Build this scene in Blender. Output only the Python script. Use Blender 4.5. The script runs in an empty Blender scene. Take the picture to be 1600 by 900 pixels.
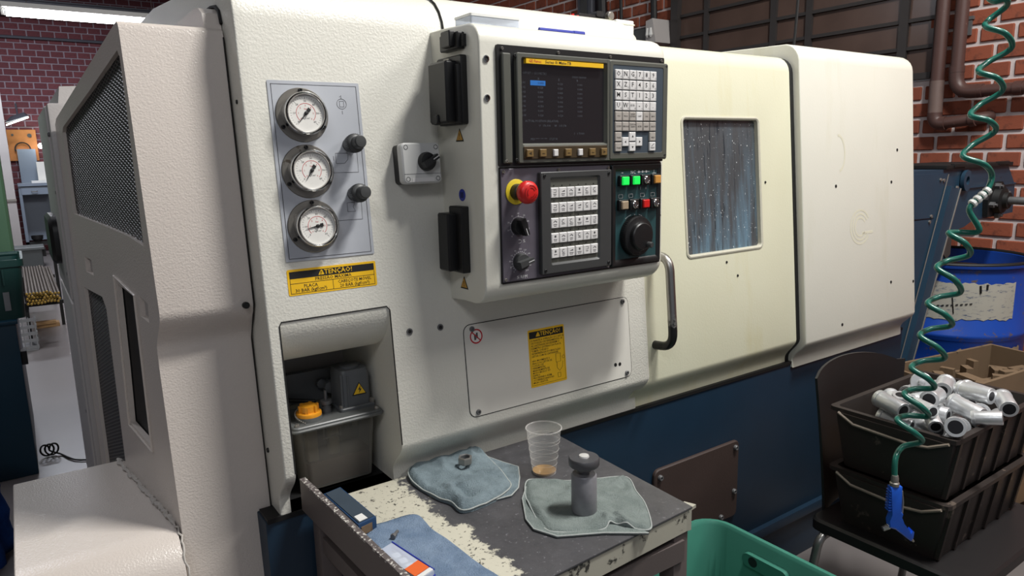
import bpy, bmesh, math, random
from math import sin, cos, tan, pi, radians, sqrt, atan2
from mathutils import Vector, Matrix, noise
random.seed(7)
SC = bpy.context.scene
COL = SC.collection

# ------------------------------------------------------------------ camera
F_PX = 1105.0
pitch, roll, yaw = radians(10.6), radians(1.3), radians(34.75)
fw = Vector((sin(yaw)*cos(pitch), cos(yaw)*cos(pitch), -sin(pitch)))
rt0 = Vector((cos(yaw), -sin(yaw), 0)); up0 = rt0.cross(fw)
rt = rt0*cos(roll) - up0*sin(roll); up = up0*cos(roll) + rt0*sin(roll)
cd = bpy.data.cameras.new('camera'); cam = bpy.data.objects.new('camera', cd); COL.objects.link(cam)
cd.sensor_width = 36; cd.lens = F_PX/1600*36; cd.clip_start = .02
M = Matrix((rt, up, -fw)).transposed().to_4x4(); M.translation = Vector((0, -1.23, 1.35))
cam.matrix_world = M; SC.camera = cam

# ------------------------------------------------------------------ world, lights, exposure
W = bpy.data.worlds.new('world'); SC.world = W; W.use_nodes = True
bg = W.node_tree.nodes['Background']; bg.inputs[0].default_value = (.80, .86, 1, 1); bg.inputs[1].default_value = .20
SC.view_settings.view_transform = 'Standard'; SC.view_settings.look = 'None'
SC.view_settings.exposure = 0.0; SC.view_settings.gamma = 1
SC.view_settings.use_curve_mapping = False

def area(name, loc, target, sx, sy, power, col=(1, 1, 1)):
    l = bpy.data.lights.new(name, 'AREA'); l.shape = 'RECTANGLE'; l.size = sx; l.size_y = sy
    l.energy = power; l.color = col
    o = bpy.data.objects.new(name, l); COL.objects.link(o); o.location = loc
    o.rotation_euler = (Vector(target)-Vector(loc)).to_track_quat('-Z', 'Y').to_euler()
    return o
area('tube_light_over_machine', (1.72, -1.22, 4.1), (1.0, 0.0, 1.0), .75, .22, 142, (1, .985, .95))
area('fill_light_over_aisle', (2.6, -1.7, 3.0), (1.6, 0.1, .7), 1.2, .25, 19, (1, .98, .95))  # unseen fill light, added to brighten the machine front
area('fill_light_behind_viewer', (-1.0, -2.2, 3.0), (0.7, 0, .8), 1.2, .3, 17, (.93, .95, 1))  # unseen frontal fill, added from behind the camera
area('fill_light_left_aisle', (-.9, 2.6, 3.3), (-.3, 2.6, 0), 1.2, .3, 34, (.90, .92, 1))  # unseen cool fill, added for the floor and guard side at left
area('fill_light_far_aisle', (.2, 9.6, 3.6), (.2, 10.2, 0), 1.6, .4, 130, (.86, .90, 1))  # unseen fill light for the far wall and bench
area('fill_light_right_bay', (3.0, -1.6, 3.4), (3.6, .4, 1.2), 1.0, .3, 20, (1, .95, .90))  # unseen fill light for the right wall and drum

# ------------------------------------------------------------------ mesh helpers
class MB:
    def __init__(s): s.v = []; s.f = []
    def add(s, vs, fs):
        b = len(s.v); s.v += [Vector(p) for p in vs]; s.f += [tuple(b+i for i in f) for f in fs]; return s
    def box(s, T, x0, x1, y0, y1, o0, o1):
        c = [T(x, y, o) for o in (o0, o1) for (x, y) in ((x0, y0), (x1, y0), (x1, y1), (x0, y1))]
        return s.add(c, [(3, 2, 1, 0), (4, 5, 6, 7), (0, 1, 5, 4), (1, 2, 6, 5), (2, 3, 7, 6), (3, 0, 4, 7)])
    def loops(s, rings, cap0=True, cap1=True, closed=True):
        n = len(rings[0]); vs = [p for r in rings for p in r]; fs = []
        m = n if closed else n-1
        for k in range(len(rings)-1):
            for i in range(m):
                j = (i+1) % n
                fs.append((k*n+i, k*n+j, (k+1)*n+j, (k+1)*n+i))
        if cap0: fs.append(tuple(reversed(range(n))))
        if cap1: fs.append(tuple((len(rings)-1)*n+i for i in range(n)))
        return s.add(vs, fs)
    def rrect(s, T, x0, x1, y0, y1, r, o0, o1, c=0.0, n=4):
        def ring(d, o):
            return [T(x, y, o) for x, y in rr(x0+d, x1-d, y0+d, y1-d, max(r-d, 1e-5), n)]
        rs = [ring(0, o0), ring(0, o1-c)]
        if c > 0: rs.append(ring(c, o1))
        return s.loops(rs)
    def rev(s, T, cx, cy, prof, n=24, cap0=True, cap1=True):
        rs = [[T(cx+r*cos(2*pi*i/n), cy+r*sin(2*pi*i/n), o) for i in range(n)] for r, o in prof]
        return s.loops(rs, cap0, cap1)
    def poly(s, T, pts, o0, o1):
        return s.loops([[T(x, y, o0) for x, y in pts], [T(x, y, o1) for x, y in pts]])
    def tube(s, pts, r, n=8, closed=False, caps=True):
        pts = [Vector(p) for p in pts]; N = len(pts); rings = []
        rad = r if hasattr(r, '__len__') else [r]*N
        t0 = (pts[1]-pts[0]).normalized(); nrm = t0.orthogonal().normalized()
        for i, p in enumerate(pts):
            if closed: t = (pts[(i+1) % N]-pts[i-1]).normalized()
            else: t = (pts[min(i+1, N-1)]-pts[max(i-1, 0)]).normalized()
            nrm = (nrm - t*nrm.dot(t))
            nrm = nrm.normalized() if nrm.length > 1e-6 else t.orthogonal().normalized()
            b = t.cross(nrm)
            rings.append([p+(nrm*cos(2*pi*k/n)+b*sin(2*pi*k/n))*rad[i] for k in range(n)])
        if closed: rings.append(rings[0]); return s.loops(rings, False, False)
        return s.loops(rings, caps, caps)
    def text(s, T, txt, x, y, h, o=.0004, align='CENTER', sx=1.0, bold=0.0, res=1):
        c = bpy.data.curves.new('txt', 'FONT'); c.body = txt; c.size = h/.7; c.align_x = align; c.align_y = 'CENTER'
        c.resolution_u = res; c.offset = bold*h
        ob = bpy.data.objects.new('txt', c); COL.objects.link(ob)
        me = bpy.data.meshes.new_from_object(ob)
        s.add([T(x+v.co.x*sx, y+v.co.y, o) for v in me.vertices], [tuple(p.vertices) for p in me.polygons])
        bpy.data.objects.remove(ob); bpy.data.curves.remove(c); bpy.data.meshes.remove(me)
        return s
    def mesh(s, name, mats, smooth=35, bevel=0, seg=2, merge=True, recalc=True):
        me = bpy.data.meshes.new(name); me.from_pydata(s.v, [], s.f)
        bm = bmesh.new(); bm.from_mesh(me)
        if merge: bmesh.ops.remove_doubles(bm, verts=bm.verts, dist=1e-6)
        if recalc: bmesh.ops.recalc_face_normals(bm, faces=bm.faces)
        if bevel:
            es = [e for e in bm.edges if len(e.link_faces) == 2 and e.calc_face_angle(0) > radians(30)]
            bmesh.ops.bevel(bm, geom=es, offset=bevel, segments=seg, profile=.6, affect='EDGES', clamp_overlap=True)
        bm.to_mesh(me); bm.free()
        if smooth:
            me.polygons.foreach_set('use_smooth', [True]*len(me.polygons)); me.set_sharp_from_angle(angle=radians(smooth))
        for m in (mats if isinstance(mats, (list, tuple)) else [mats]): me.materials.append(m)
        return me

def rr(x0, x1, y0, y1, r, n=4):
    out = []
    for cx, cy, a in ((x1-r, y1-r, 0), (x0+r, y1-r, pi/2), (x0+r, y0+r, pi), (x1-r, y0+r, 1.5*pi)):
        for k in range(n+1):
            t = a+pi/2*k/n; out.append((cx+r*cos(t), cy+r*sin(t)))
    return out

def place(o, parent):
    """put an object whose mesh is given in world coordinates under its parent"""
    if parent is not None:
        o.parent = parent
        if parent.parent is None: o.location = Vector(o.location) - Vector(parent.location)
    return o
def obj(name, mb, mat, parent=None, loc=None, **kw):
    if isinstance(mb, MB) and name in SPLIT:
        q = islands(mb)
        if len(q) > 1:
            for m in q[1:]:
                o = bpy.data.objects.new(name, m.mesh(name, mat, **kw)); COL.objects.link(o); place(o, parent)
            mb = q[0]
    me = mb.mesh(name, mat, **kw) if isinstance(mb, MB) else mb
    o = bpy.data.objects.new(name, me); COL.objects.link(o)
    if loc is not None: o.location = loc
    if name in STUFF: o['kind'] = 'stuff'
    return place(o, parent)
SPLIT = {'socket_screw', 'panel_screw', 'bolt', 'rivet', 'mounting_hole', 'bore', 'panel_hole', 'flange_screw', 'cover_screw', 'guard_screw', 'cabinet_screw',
         'lid_screw', 'surround_screw', 'frame_screw', 'socket_bore', 'pump_bolt', 'hazard_triangle', 'strainer', 'float_bar', 'indicator', 'relief_arrow', 'red_fitting'}
STUFF = {'lettering', 'screen_lettering', 'key_symbols', 'logo_trace', 'scale_ring', 'knurl', 'wheel_knurl', 'bead_chain'}
def islands(mb):
    n = len(mb.v); p = list(range(n))
    def f(i):
        while p[i] != i: p[i] = p[p[i]]; i = p[i]
        return i
    for fc in mb.f:
        for q in fc[1:]: p[f(q)] = f(fc[0])
    g = {}
    for fc in mb.f: g.setdefault(f(fc[0]), []).append(fc)
    out = []
    for fs in g.values():
        ids = sorted({i for fc in fs for i in fc}); mp = {i: k for k, i in enumerate(ids)}
        out.append(MB().add([mb.v[i] for i in ids], [tuple(mp[i] for i in fc) for fc in fs]))
    return out
def tag(o, label=None, cat=None, group=None, kind=None):
    if label: o['label'] = label
    if cat: o['category'] = cat
    if group: o['group'] = group
    if kind: o['kind'] = kind
    return o
def thing(name, label, cat, loc=(0, 0, 0), group=None, rz=0):
    o = bpy.data.objects.new(name, None); COL.objects.link(o); o.location = loc; o.empty_display_size = .05
    if rz: o.rotation_euler.z = rz
    return tag(o, label, cat, group)
def copy_tree(o, parent=None):
    c = o.copy(); COL.objects.link(c)
    if parent is not None: c.parent = parent
    for ch in list(o.children): copy_tree(ch, c)
    return c

# surface frames: (x, y) on the surface, o = outwards
TA = tan(radians(5)); SA, CA = sin(radians(5)), cos(radians(5))
def FR(x, y, o): return Vector((x, (y-1.2)*TA - o*CA, y + o*SA))     # sloping machine front
def FRd(x, y, o): return FR(x, y, o-.02)                             # door plane, set back
def BX(x, y, o): return Vector((x, -.14-o, y))                       # upright face of the control box
def LS(y, z, o): return Vector((.697-o, y, z))                       # left face of the control box
def GL(y, z, o): return Vector((.171-.132*(y-.07)-o*.991, y-o*.131, z))                       # left end of the machine
def UP(x, y, o): return Vector((x, y, o))
def FACE(Y): return lambda x, z, o: Vector((x, Y-o, z))
def SIDE(X): return lambda y, z, o: Vector((X-o, y, z))

# ------------------------------------------------------------------ materials
def lin(h):
    if isinstance(h, str):
        c = [int(h[i:i+2], 16)/255 for i in (0, 2, 4)]
        return tuple(x/12.92 if x <= .04045 else ((x+.055)/1.055)**2.4 for x in c)
    return tuple(h)
class NT:
    def __init__(s, name):
        s.m = bpy.data.materials.new(name); s.m.use_nodes = True; s.t = s.m.node_tree; s.n = s.t.nodes
        s.p = s.n['Principled BSDF']; s.co = s.n.new('ShaderNodeTexCoord')
    def node(s, t, **kw):
        n = s.n.new(t)
        for k, v in kw.items():
            if k in n.inputs: n.inputs[k].default_value = v
            else: setattr(n, k, v)
        return n
    def link(s, a, b): s.t.links.new(a, b)
    def noise(s, scale, detail=3, rough=.55, stretch=None, coord='Object', dist=0):
        n = s.node('ShaderNodeTexNoise'); n.inputs['Scale'].default_value = scale
        n.inputs['Detail'].default_value = detail; n.inputs['Roughness'].default_value = rough
        n.inputs['Distortion'].default_value = dist
        if stretch:
            mp = s.node('ShaderNodeMapping'); mp.inputs['Scale'].default_value = stretch
            s.link(s.co.outputs[coord], mp.inputs['Vector']); s.link(mp.outputs[0], n.inputs['Vector'])
        else: s.link(s.co.outputs[coord], n.inputs['Vector'])
        return n.outputs[0]
    def ramp(s, src, a, b, ca=(0, 0, 0), cb=(1, 1, 1)):
        r = s.node('ShaderNodeValToRGB'); e = r.color_ramp.elements
        e[0].position = a; e[1].position = b; e[0].color = (*ca, 1); e[1].color = (*cb, 1)
        s.link(src, r.inputs[0]); return r.outputs[0]
    def mix(s, fac, a, b):
        m = s.node('ShaderNodeMix', data_type='RGBA')
        for i, v in ((0, fac), (6, a), (7, b)):
            if isinstance(v, (float, int)): m.inputs[i].default_value = v
            elif isinstance(v, tuple): m.inputs[i].default_value = (*v[:3], 1)
            else: s.link(v, m.inputs[i])
        return m.outputs[2]
    def bump(s, h, strength=.3, dist=.001, chain=None):
        b = s.node('ShaderNodeBump'); b.inputs['Strength'].default_value = strength; b.inputs['Distance'].default_value = dist
        s.link(h, b.inputs['Height'])
        if chain is not None: s.link(chain, b.inputs['Normal'])
        s.link(b.outputs[0], s.p.inputs['Normal']); return b.outputs[0]
    def set(s, k, v):
        if isinstance(v, (float, int)): s.p.inputs[k].default_value = v
        elif isinstance(v, tuple): s.p.inputs[k].default_value = (*v[:3], 1)
        else: s.link(v, s.p.inputs[k])
        return s
def plain(name, col, rough=.5, metal=0.0, var=.12, vs=30, bump=0, bs=200, spec=.5, emit=0):
    t = NT(name); c = lin(col)
    if var: t.set('Base Color', t.mix(t.noise(vs), tuple(x*(1-var) for x in c), tuple(min(1, x*(1+var)) for x in c)))
    else: t.set('Base Color', c)
    t.set('Roughness', rough); t.set('Metallic', metal); t.set('Specular IOR Level', spec)
    if bump: t.bump(t.noise(bs, 2), bump, .001)
    if emit: t.p.inputs['Emission Color'].default_value = (*c, 1); t.set('Emission Strength', emit)
    return t.m
def worn(name, col, chip, amt=.62, scale=18, rough=.45, metal=0, stretch=None, bump=.1, width=.04, bs=150):
    t = NT(name); c = lin(col); d = lin(chip)
    base = t.mix(t.noise(9), tuple(x*.85 for x in c), tuple(min(1, x*1.15) for x in c))
    m = t.ramp(t.noise(scale, 6, .65, stretch), amt, amt+width)
    t.set('Base Color', t.mix(m, base, d)); t.set('Roughness', rough); t.set('Metallic', metal)
    t.bump(t.noise(bs, 3), bump, .001)
    return t.m
def hammer(name, c1, c2, rough=.36, bstr=.42, scale=190, dirt=.35, stain=None):
    t = NT(name); a, b = lin(c1), lin(c2)
    base = t.mix(t.noise(3.5, 4), a, b)
    m = t.ramp(t.noise(55, 5, .7), .70, .78)
    base = t.mix(m, base, tuple(x*(1-dirt) for x in a))
    if stain:
        s = t.ramp(t.noise(7, 5, .6, (1.0, 1.0, .16)), .55, .75)
        base = t.mix(s, base, lin(stain))
    t.set('Base Color', base); t.set('Roughness', rough)
    v = t.noise(scale, 2, .5)
    t.bump(v, bstr, .0016)
    return t.m
M_CREAM = hammer('hammered_cream_paint', 'd0cdc2', 'dbd9cf', bstr=.5, scale=240)
M_DOOR = hammer('yellowed_cream_paint', 'd1cfb4', 'dbdac3', bstr=.14, stain='cdc69c', dirt=.25)
M_COVER = hammer('pale_cream_paint', 'd4d2c6', 'dcdace', bstr=.12, stain='cdcab6', dirt=.2)
M_GUARD = hammer('dimmed_cream_paint', 'c9bfb6', 'd2c9c1', bstr=.5, scale=300, dirt=.3, rough=.3)  # same cream, duller and pinker for the dim cool light at the left end
M_CABINET = hammer('cabinet_grey_paint', 'a9a4a2', 'b8b3b0', bstr=.25)
M_PANELPLATE = plain('smooth_cream_plate', 'd2cfc6', .4, 0, .05, 6, .08, 160)
M_SEAM = plain('dark_seam', '141312', .8, 0, 0)
M_BLUE = worn('dark_blue_paint', '13293b', '0c141c', .70, 22, .42, bump=.12)
M_BLUE2 = worn('conveyor_blue_paint', '20394c', '10161c', .66, 16, .42, bump=.15)
M_BLACKP = plain('black_plastic', '161617', .42, 0, .1, 60)
M_BLACKM = plain('matt_black', '0d0d0e', .6, 0, .1, 60)
M_DARKGREY = plain('dark_grey_plastic', '3b3c3c', .45, 0, .08, 60)
M_BEZEL = plain('bezel_olive_grey', '55564f', .42, 0, .08, 40)
M_PURPLE = plain('purple_grey_panel', '57525b', .5, 0, .1, 20)
M_TEAL = plain('teal_panel', '27474a', .45, 0, .1, 20)
M_KEYW = plain('white_key', 'd8d6d4', .4, 0, .05, 60)
M_KEYG = plain('grey_key', 'a9a39c', .4, 0, .06, 60)
M_KEYBROWN = plain('brown_soft_key', '77603a', .4, 0, .2, 90)
M_SOFTBAR = plain('soft_key_bar', '3a2d18', .5, 0, .3, 60)
M_INK = plain('black_ink', '121212', .6, 0, 0)
M_INKGREY = plain('grey_ink', '4a4a4c', .6, 0, 0)
M_INKWHITE = plain('white_ink', 'd0d0d0', .6, 0, 0)
M_INKRED = plain('red_ink', 'b5222a', .6, 0, 0)
M_YELLOW = worn('yellow_sticker', 'eab81d', '5a4a18', .72, 40, .45, bump=.03)
M_LABELYEL = plain('yellow_label', 'e8b81c', .45, 0, .05)
M_RED = plain('red_plastic', 'c8201e', .38, 0, .1, 60)
M_REDLET = plain('red_relief', '8c1413', .4, 0, 0)
M_GREENLIT = plain('green_lit_button', '18c84a', .4, 0, 0, emit=.9)
M_AMBER = plain('amber_button', 'c98f45', .4, 0, .1)
M_BEIGE = plain('beige_button', 'a08c74', .45, 0, .1)
M_CHROME = plain('chrome', 'c9c8c6', .16, 1, .06, 40)
M_STEEL = plain('brushed_steel', '97938d', .36, .7, .15, 40, .1)
M_DARKSTEEL = plain('dark_steel', '69696a', .42, .35, .25, 60, .15)
M_ALU = plain('cast_aluminium', 'd2d4d6', .36, .62, .12, 60, .25, 140)
M_ALUIN = plain('dark_bore', '26262a', .5, .6, .1)
M_GAUGEPLATE = worn('gauge_plate_silver', 'b9bcc2', '6d6a64', .74, 25, .42, .2, bump=.05)
M_DIAL = plain('dial_white', 'dcdad4', .5, 0, .04, 60)
M_FLANGE = worn('gauge_flange_steel', '8d8880', '5e564c', .62, 45, .38, .8, bump=.05)
M_SWITCH = plain('switch_grey', 'c9c9c6', .45, 0, .05, 20)
M_ORANGE = plain('orange_cap', 'dd9420', .42, 0, .15, 60)
M_MOTOR = plain('motor_grey', '56585a', .42, 0, .12, 25)
M_TANKLID = plain('lid_grey', '5b5d5c', .4, 0, .12, 30)
M_OIL = plain('brown_oil', '5a3312', .3, 0, .3, 20)
M_FLOAT = plain('pale_filter', 'b0a58a', .6, 0, .2, 40)
M_REDRUST = worn('rusty_brown_plate', '392c28', '23384a', .66, 14, .6, bump=.3)
M_WHITEPL = plain('white_plastic', 'd9d9d6', .45, 0, .04)
M_BLUEINK = plain('blue_marker', '24329a', .45, 0, .05)
M_RUBBER = plain('rubber_seal', 'bfbcab', .5, 0, .1, 80)
M_BRASS = plain('brass_bar_end', 'c4a155', .35, .85, .2, 200)
M_BARS = plain('steel_bar', '5d554d', .5, .5, .3, 30)

def m_window():
    t = NT('coolant_streaked_glass')
    sep = t.node('ShaderNodeSeparateXYZ'); t.link(t.co.outputs['Object'], sep.inputs[0])
    st = t.ramp(t.noise(34, 5, .6, (1, 1, .03)), .42, .66)
    low = t.node('ShaderNodeMapRange'); t.link(sep.outputs[2], low.inputs[0])
    low.inputs[1].default_value = 1.40; low.inputs[2].default_value = 1.10; low.inputs[3].default_value = .15; low.inputs[4].default_value = 1
    m = t.node('ShaderNodeMath', operation='MULTIPLY'); t.link(st, m.inputs[0]); t.link(low.outputs[0], m.inputs[1])
    base = t.mix(m.outputs[0], t.mix(t.noise(5), lin('3c4043'), lin('55585b')), lin('647f90'))
    st2 = t.ramp(t.noise(90, 4, .65, (1, 1, .03)), .56, .66); base = t.mix(st2, base, lin('2c343a'))
    dr = t.ramp(t.noise(230, 2, .55, (1, 1, .7)), .70, .73); base = t.mix(dr, base, lin('dfe6e8'))
    t.set('Base Color', base); t.set('Roughness', .26); t.bump(t.noise(170, 2), .3, .001)
    return t.m
M_WINDOW = m_window()
def m_screen():
    t = NT('dark_screen_glass')
    t.set('Base Color', (.010, .009, .010)); t.set('Roughness', .22)
    t.p.inputs['Emission Color'].default_value = (.0085, .0078, .0090, 1); t.set('Emission Strength', 1.0)
    return t.m
M_SCREEN = m_screen()
M_SCRTXT = plain('screen_lettering', '7c8088', .5, 0, 0); 
M_SCRBLUE = plain('screen_highlight', '1c62a8', .5, 0, 0, emit=.2)
def m_meshgrid():
    t = NT('expanded_metal_mesh')
    sep = t.node('ShaderNodeSeparateXYZ'); t.link(t.co.outputs['Object'], sep.inputs[0])
    cmb = t.node('ShaderNodeCombineXYZ'); t.link(sep.outputs[1], cmb.inputs[0]); t.link(sep.outputs[2], cmb.inputs[1])
    def diag(sgn):
        # zigzag strands: long diamonds, about 22 mm by 7.5 mm
        a = t.node('ShaderNodeMath', operation='MULTIPLY'); t.link(sep.outputs[1], a.inputs[0]); a.inputs[1].default_value = sgn*2*pi/.0215
        b = t.node('ShaderNodeMath', operation='MULTIPLY_ADD'); t.link(sep.outputs[2], b.inputs[0]); b.inputs[1].default_value = 2*pi/.0078; t.link(a.outputs[0], b.inputs[2])
        c = t.node('ShaderNodeMath', operation='COSINE'); t.link(b.outputs[0], c.inputs[0]); return c.outputs[0]
    mx = t.node('ShaderNodeMath', operation='MAXIMUM'); t.link(diag(1), mx.inputs[0]); t.link(diag(-1), mx.inputs[1])
    k = t.ramp(mx.outputs[0], .55, .95)
    t.set('Base Color', t.mix(k, (.005, .005, .006), lin('6e6a68'))); t.set('Roughness', .45)
    t.set('Metallic', .3); t.bump(mx.outputs[0], .8, .003)
    return t.m
M_MESH = m_meshgrid()
def m_table():
    t = NT('worn_black_table_top')
    ob = t.co.outputs['Object']
    sep = t.node('ShaderNodeSeparateXYZ'); t.link(ob, sep.inputs[0])
    # cream paint left bare in a band along the left side of the top, black film worn elsewhere
    n1 = t.noise(14, 8, .72); n2 = t.noise(120, 5, .7)
    edge = t.node('ShaderNodeMath', operation='MULTIPLY_ADD'); t.link(sep.outputs[0], edge.inputs[0])
    edge.inputs[1].default_value = -1.0; edge.inputs[2].default_value = .565
    a = t.node('ShaderNodeMath', operation='MULTIPLY_ADD'); t.link(n1, a.inputs[0]); a.inputs[1].default_value = .16; a.inputs[2].default_value = -.08
    s = t.node('ShaderNodeMath', operation='ADD'); t.link(edge.outputs[0], s.inputs[0]); t.link(a.outputs[0], s.inputs[1])
    m = t.ramp(s.outputs[0], .0, .006)
    m2 = t.ramp(n2, .62, .69)
    black = t.mix(t.noise(20, 6, .7), lin('2e2e30'), lin('58575a')); black = t.mix(m2, black, lin('77767a'))
    cream = t.mix(t.ramp(n2, .58, .64), lin('c3bfae'), lin('45433f'))
    t.set('Base Color', t.mix(m, black, cream)); t.set('Roughness', t.ramp(n1, .3, .7, (.28,)*3, (.5,)*3))
    t.bump(t.noise(90, 5, .7), .25, .001)
    return t.m
M_TABLE = m_table()
M_LIP = worn('chipped_grey_edge', '5a5352', 'c9c6bf', .55, 160, .5, bump=.1)
M_APRON = worn('cream_apron', 'a9a698', '3c3a36', .60, 30, .5)
M_LEG = plain('brown_grey_paint', '5d5452', .5, 0, .1, 12, .1)
def m_cloth(name, c1, c2):
    t = NT(name)
    t.set('Base Color', t.mix(t.ramp(t.noise(28, 8, .7), .25, .75), lin(c1), lin(c2))); t.set('Roughness', .95); t.set('Specular IOR Level', .1)
    b1 = t.bump(t.noise(34, 3, .5, dist=.4), .6, .007)
    t.bump(t.noise(380, 3, .7), 1.0, .003, b1)
    return t.m
M_CLOTH1 = m_cloth('grey_blue_cloth', '647177', '85949a')
M_CLOTH2 = m_cloth('grey_green_cloth', '6c7673', '8a9390')
M_CLOTH3 = m_cloth('light_blue_cloth', '62768f', '8496ac')
M_HEM = plain('pale_overlock_stitch', '9a9f9c', .9, 0, .25, 200, .5, 400)
M_BLUEWORK = m_cloth('royal_blue_cloth', '17366f', '24509a')
def m_clear(name, tint=(1, 1, 1), k=.8, rough=.12, edge=.75):
    t = NT(name); out = t.n['Material Output']
    tr = t.node('ShaderNodeBsdfTransparent'); tr.inputs[0].default_value = (*tint, 1)
    lw = t.node('ShaderNodeLayerWeight'); lw.inputs[0].default_value = .35
    mr = t.node('ShaderNodeMapRange'); mr.inputs[3].default_value = 1-k; mr.inputs[4].default_value = edge
    t.link(lw.outputs['Facing'], mr.inputs[0])
    mx = t.node('ShaderNodeMixShader'); t.link(mr.outputs[0], mx.inputs[0]); t.link(tr.outputs[0], mx.inputs[1]); t.link(t.p.outputs[0], mx.inputs[2])
    t.set('Base Color', tuple(min(1, .85*c) for c in tint)); t.set('Roughness', rough)
    t.link(mx.outputs[0], out.inputs[0]); return t.m
M_CUP = m_clear('clear_cup_plastic', (.98, .97, .95), .90, .12, .5)
M_TANK = m_clear('darkened_tank_plastic', (.42, .40, .36), .80, .25)  # tint darkened for the dim recess seen through the plastic
M_PACKET = m_clear('clear_blister', (.85, .9, 1), .6, .2)
M_DREGS = plain('coffee_dregs', 'a58250', .3, 0, .3, 90)
M_TEALBIN = worn('teal_bin_plastic', '41806f', '38705f', .68, 8, .38, bump=.06)
M_CRATE = worn('dark_crate_plastic', '2a2320', '584d45', .64, 20, .5, bump=.12)
M_CRATEEDGE = plain('pale_crate_edge', '82776b', .55, 0, .15, 40)  # paler brown than the crate, for the grip edge
M_CHAIR = plain('chair_plastic', '1c1a1b', .45, 0, .12, 20)
M_CHAIRLEG = plain('chair_leg_steel', '8b8a88', .35, .8, .2, 20)
M_HOSE = plain('green_hose', '1b6053', .3, 0, .1, 30)
M_TAPE = plain('white_tape', 'd8d8d4', .6, 0, .1, 200)
M_GUN = plain('blue_gun_plastic', '1a57c4', .35, 0, .08, 60)
M_CARDB = worn('dirty_cardboard', '6e5a44', '3c332a', .6, 12, .85, bump=.2)
def m_drum():
    t = NT('blue_drum_paint')
    m = t.ramp(t.noise(9, 8, .72), .60, .64)
    t.set('Base Color', t.mix(m, t.mix(t.noise(5), lin('123a8e'), lin('1c4cae')), lin('5d5148'))); t.set('Roughness', .38)
    t.bump(t.noise(40, 4), .1, .002); return t.m
M_DRUM = m_drum()
M_DRUMLABEL = worn('weathered_label', 'a9a69b', '4e5a70', .55, 30, .7, stretch=(1, 1, 3), width=.12)
M_DRUMLABEL2 = worn('stained_label', '8d7a66', '4b3a30', .58, 18, .7, width=.15)
M_RUSTLIQ = plain('murky_drum_content', '6d5131', .45, 0, .35, 9)
M_PIPE = worn('brown_painted_pipe', '4f3732', '6e5950', .66, 30, .45)
M_PIPE2 = plain('faded_pipe', '6c5a54', .5, 0, .12, 30)
M_MORTAR = plain('mortar', 'cfc4c2', .9, 0, .15, 40, .5, 120)
def m_brick(name, a, b, c):
    t = NT(name)
    oi = t.node('ShaderNodeObjectInfo')
    base = t.mix(oi.outputs['Random'], lin(a), lin(b))
    n = t.noise(26, 6, .7)
    base = t.mix(t.ramp(n, .52, .72), base, lin(c))
    t.set('Base Color', base); t.set('Roughness', .85); t.bump(t.noise(110, 5, .7), .5, .003)
    return t.m
M_BRICK = m_brick('red_brick', '81432f', '965038', '643629')
M_BRICK_F = m_brick('hazed_far_brick', '5f3036', '6e3a3f', '522a30')  # brick red pushed to dull purple for the lamp haze down the aisle
M_CONC = plain('concrete_floor_paint', '716c6b', .32, 0, .16, 2.2, .05, 30)
M_CEIL = plain('dark_roof', '3b3b40', .8, 0, .1, 3)
M_WALLP = plain('painted_plaster', '7b7876', .8, 0, .1, 3)
M_FRAME = plain('window_frame_steel', '3a3635', .5, .2, .1, 20)
M_PANE = plain('mottled_brown_glass', '57463f', .22, 0, .3, 5, spec=.25)  # broad lighter and darker patches in the colour stand for reflections
M_BEAM = plain('grey_steel_beam', '55575f', .5, .2, .1, 4)
M_GREENMACH = plain('green_machine_paint', '51745a', .45, 0, .08, 5)
M_GREENBIN = plain('dark_green_bin', '173f3c', .42, 0, .12, 12)
M_CABTEAL = plain('petrol_blue_paint', '12384b', .4, 0, .1, 6)
M_GREYBLUE = plain('grey_blue_sheet', '76818f', .45, 0, .08, 4)
M_WOODBOARD = plain('orange_wood_board', 'b0713c', .7, 0, .2, 14)
M_WOOD = plain('pine_plank', 'b08d63', .8, 0, .2, 10)
M_GREYPL = plain('grey_crate_plastic', '85878a', .5, 0, .1, 20)
M_TUBE = plain('fluorescent_tube', 'ffffff', .5, 0, 0, emit=22)
M_LAMPLIT = plain('lit_lamp_lens', 'f6fff0', .5, 0, 0, emit=9)
M_CABLE = plain('black_cable', '121213', .5, 0, 0)

# ------------------------------------------------------------------ setting
def struct(name, mb, mat, **kw): return tag(obj(name, mb, mat, **kw), kind='structure')
fl = MB().add([(-6, -5, 0), (3.85, -5, 0), (3.85, 12.6, 0), (-6, 12.6, 0), (-6, -5, -.1), (3.85, -5, -.1), (3.85, 12.6, -.1), (-6, 12.6, -.1)],
              [(0, 1, 2, 3), (7, 6, 5, 4), (0, 4, 5, 1), (1, 5, 6, 2), (2, 6, 7, 3), (3, 7, 4, 0)])
struct('floor', fl, M_CONC)
struct('ceiling', MB().box(UP, -6, 3.95, -5, 12.7, 4.6, 4.7), M_CEIL)
struct('wall_left', MB().box(UP, -6.1, -6, -5, 12.6, 0, 4.6), M_WALLP)

def brick_mesh(L, H, D, mat):
    mb = MB(); c = .004; T = lambda x, y, o: Vector((o, x, y))
    mb.rrect(lambda x, y, o: Vector((-o, x, y)), -L/2, L/2, -H/2, H/2, .004, -D, .009, .004, 1)
    return mb.mesh('brick', mat, smooth=0, merge=False)
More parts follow.
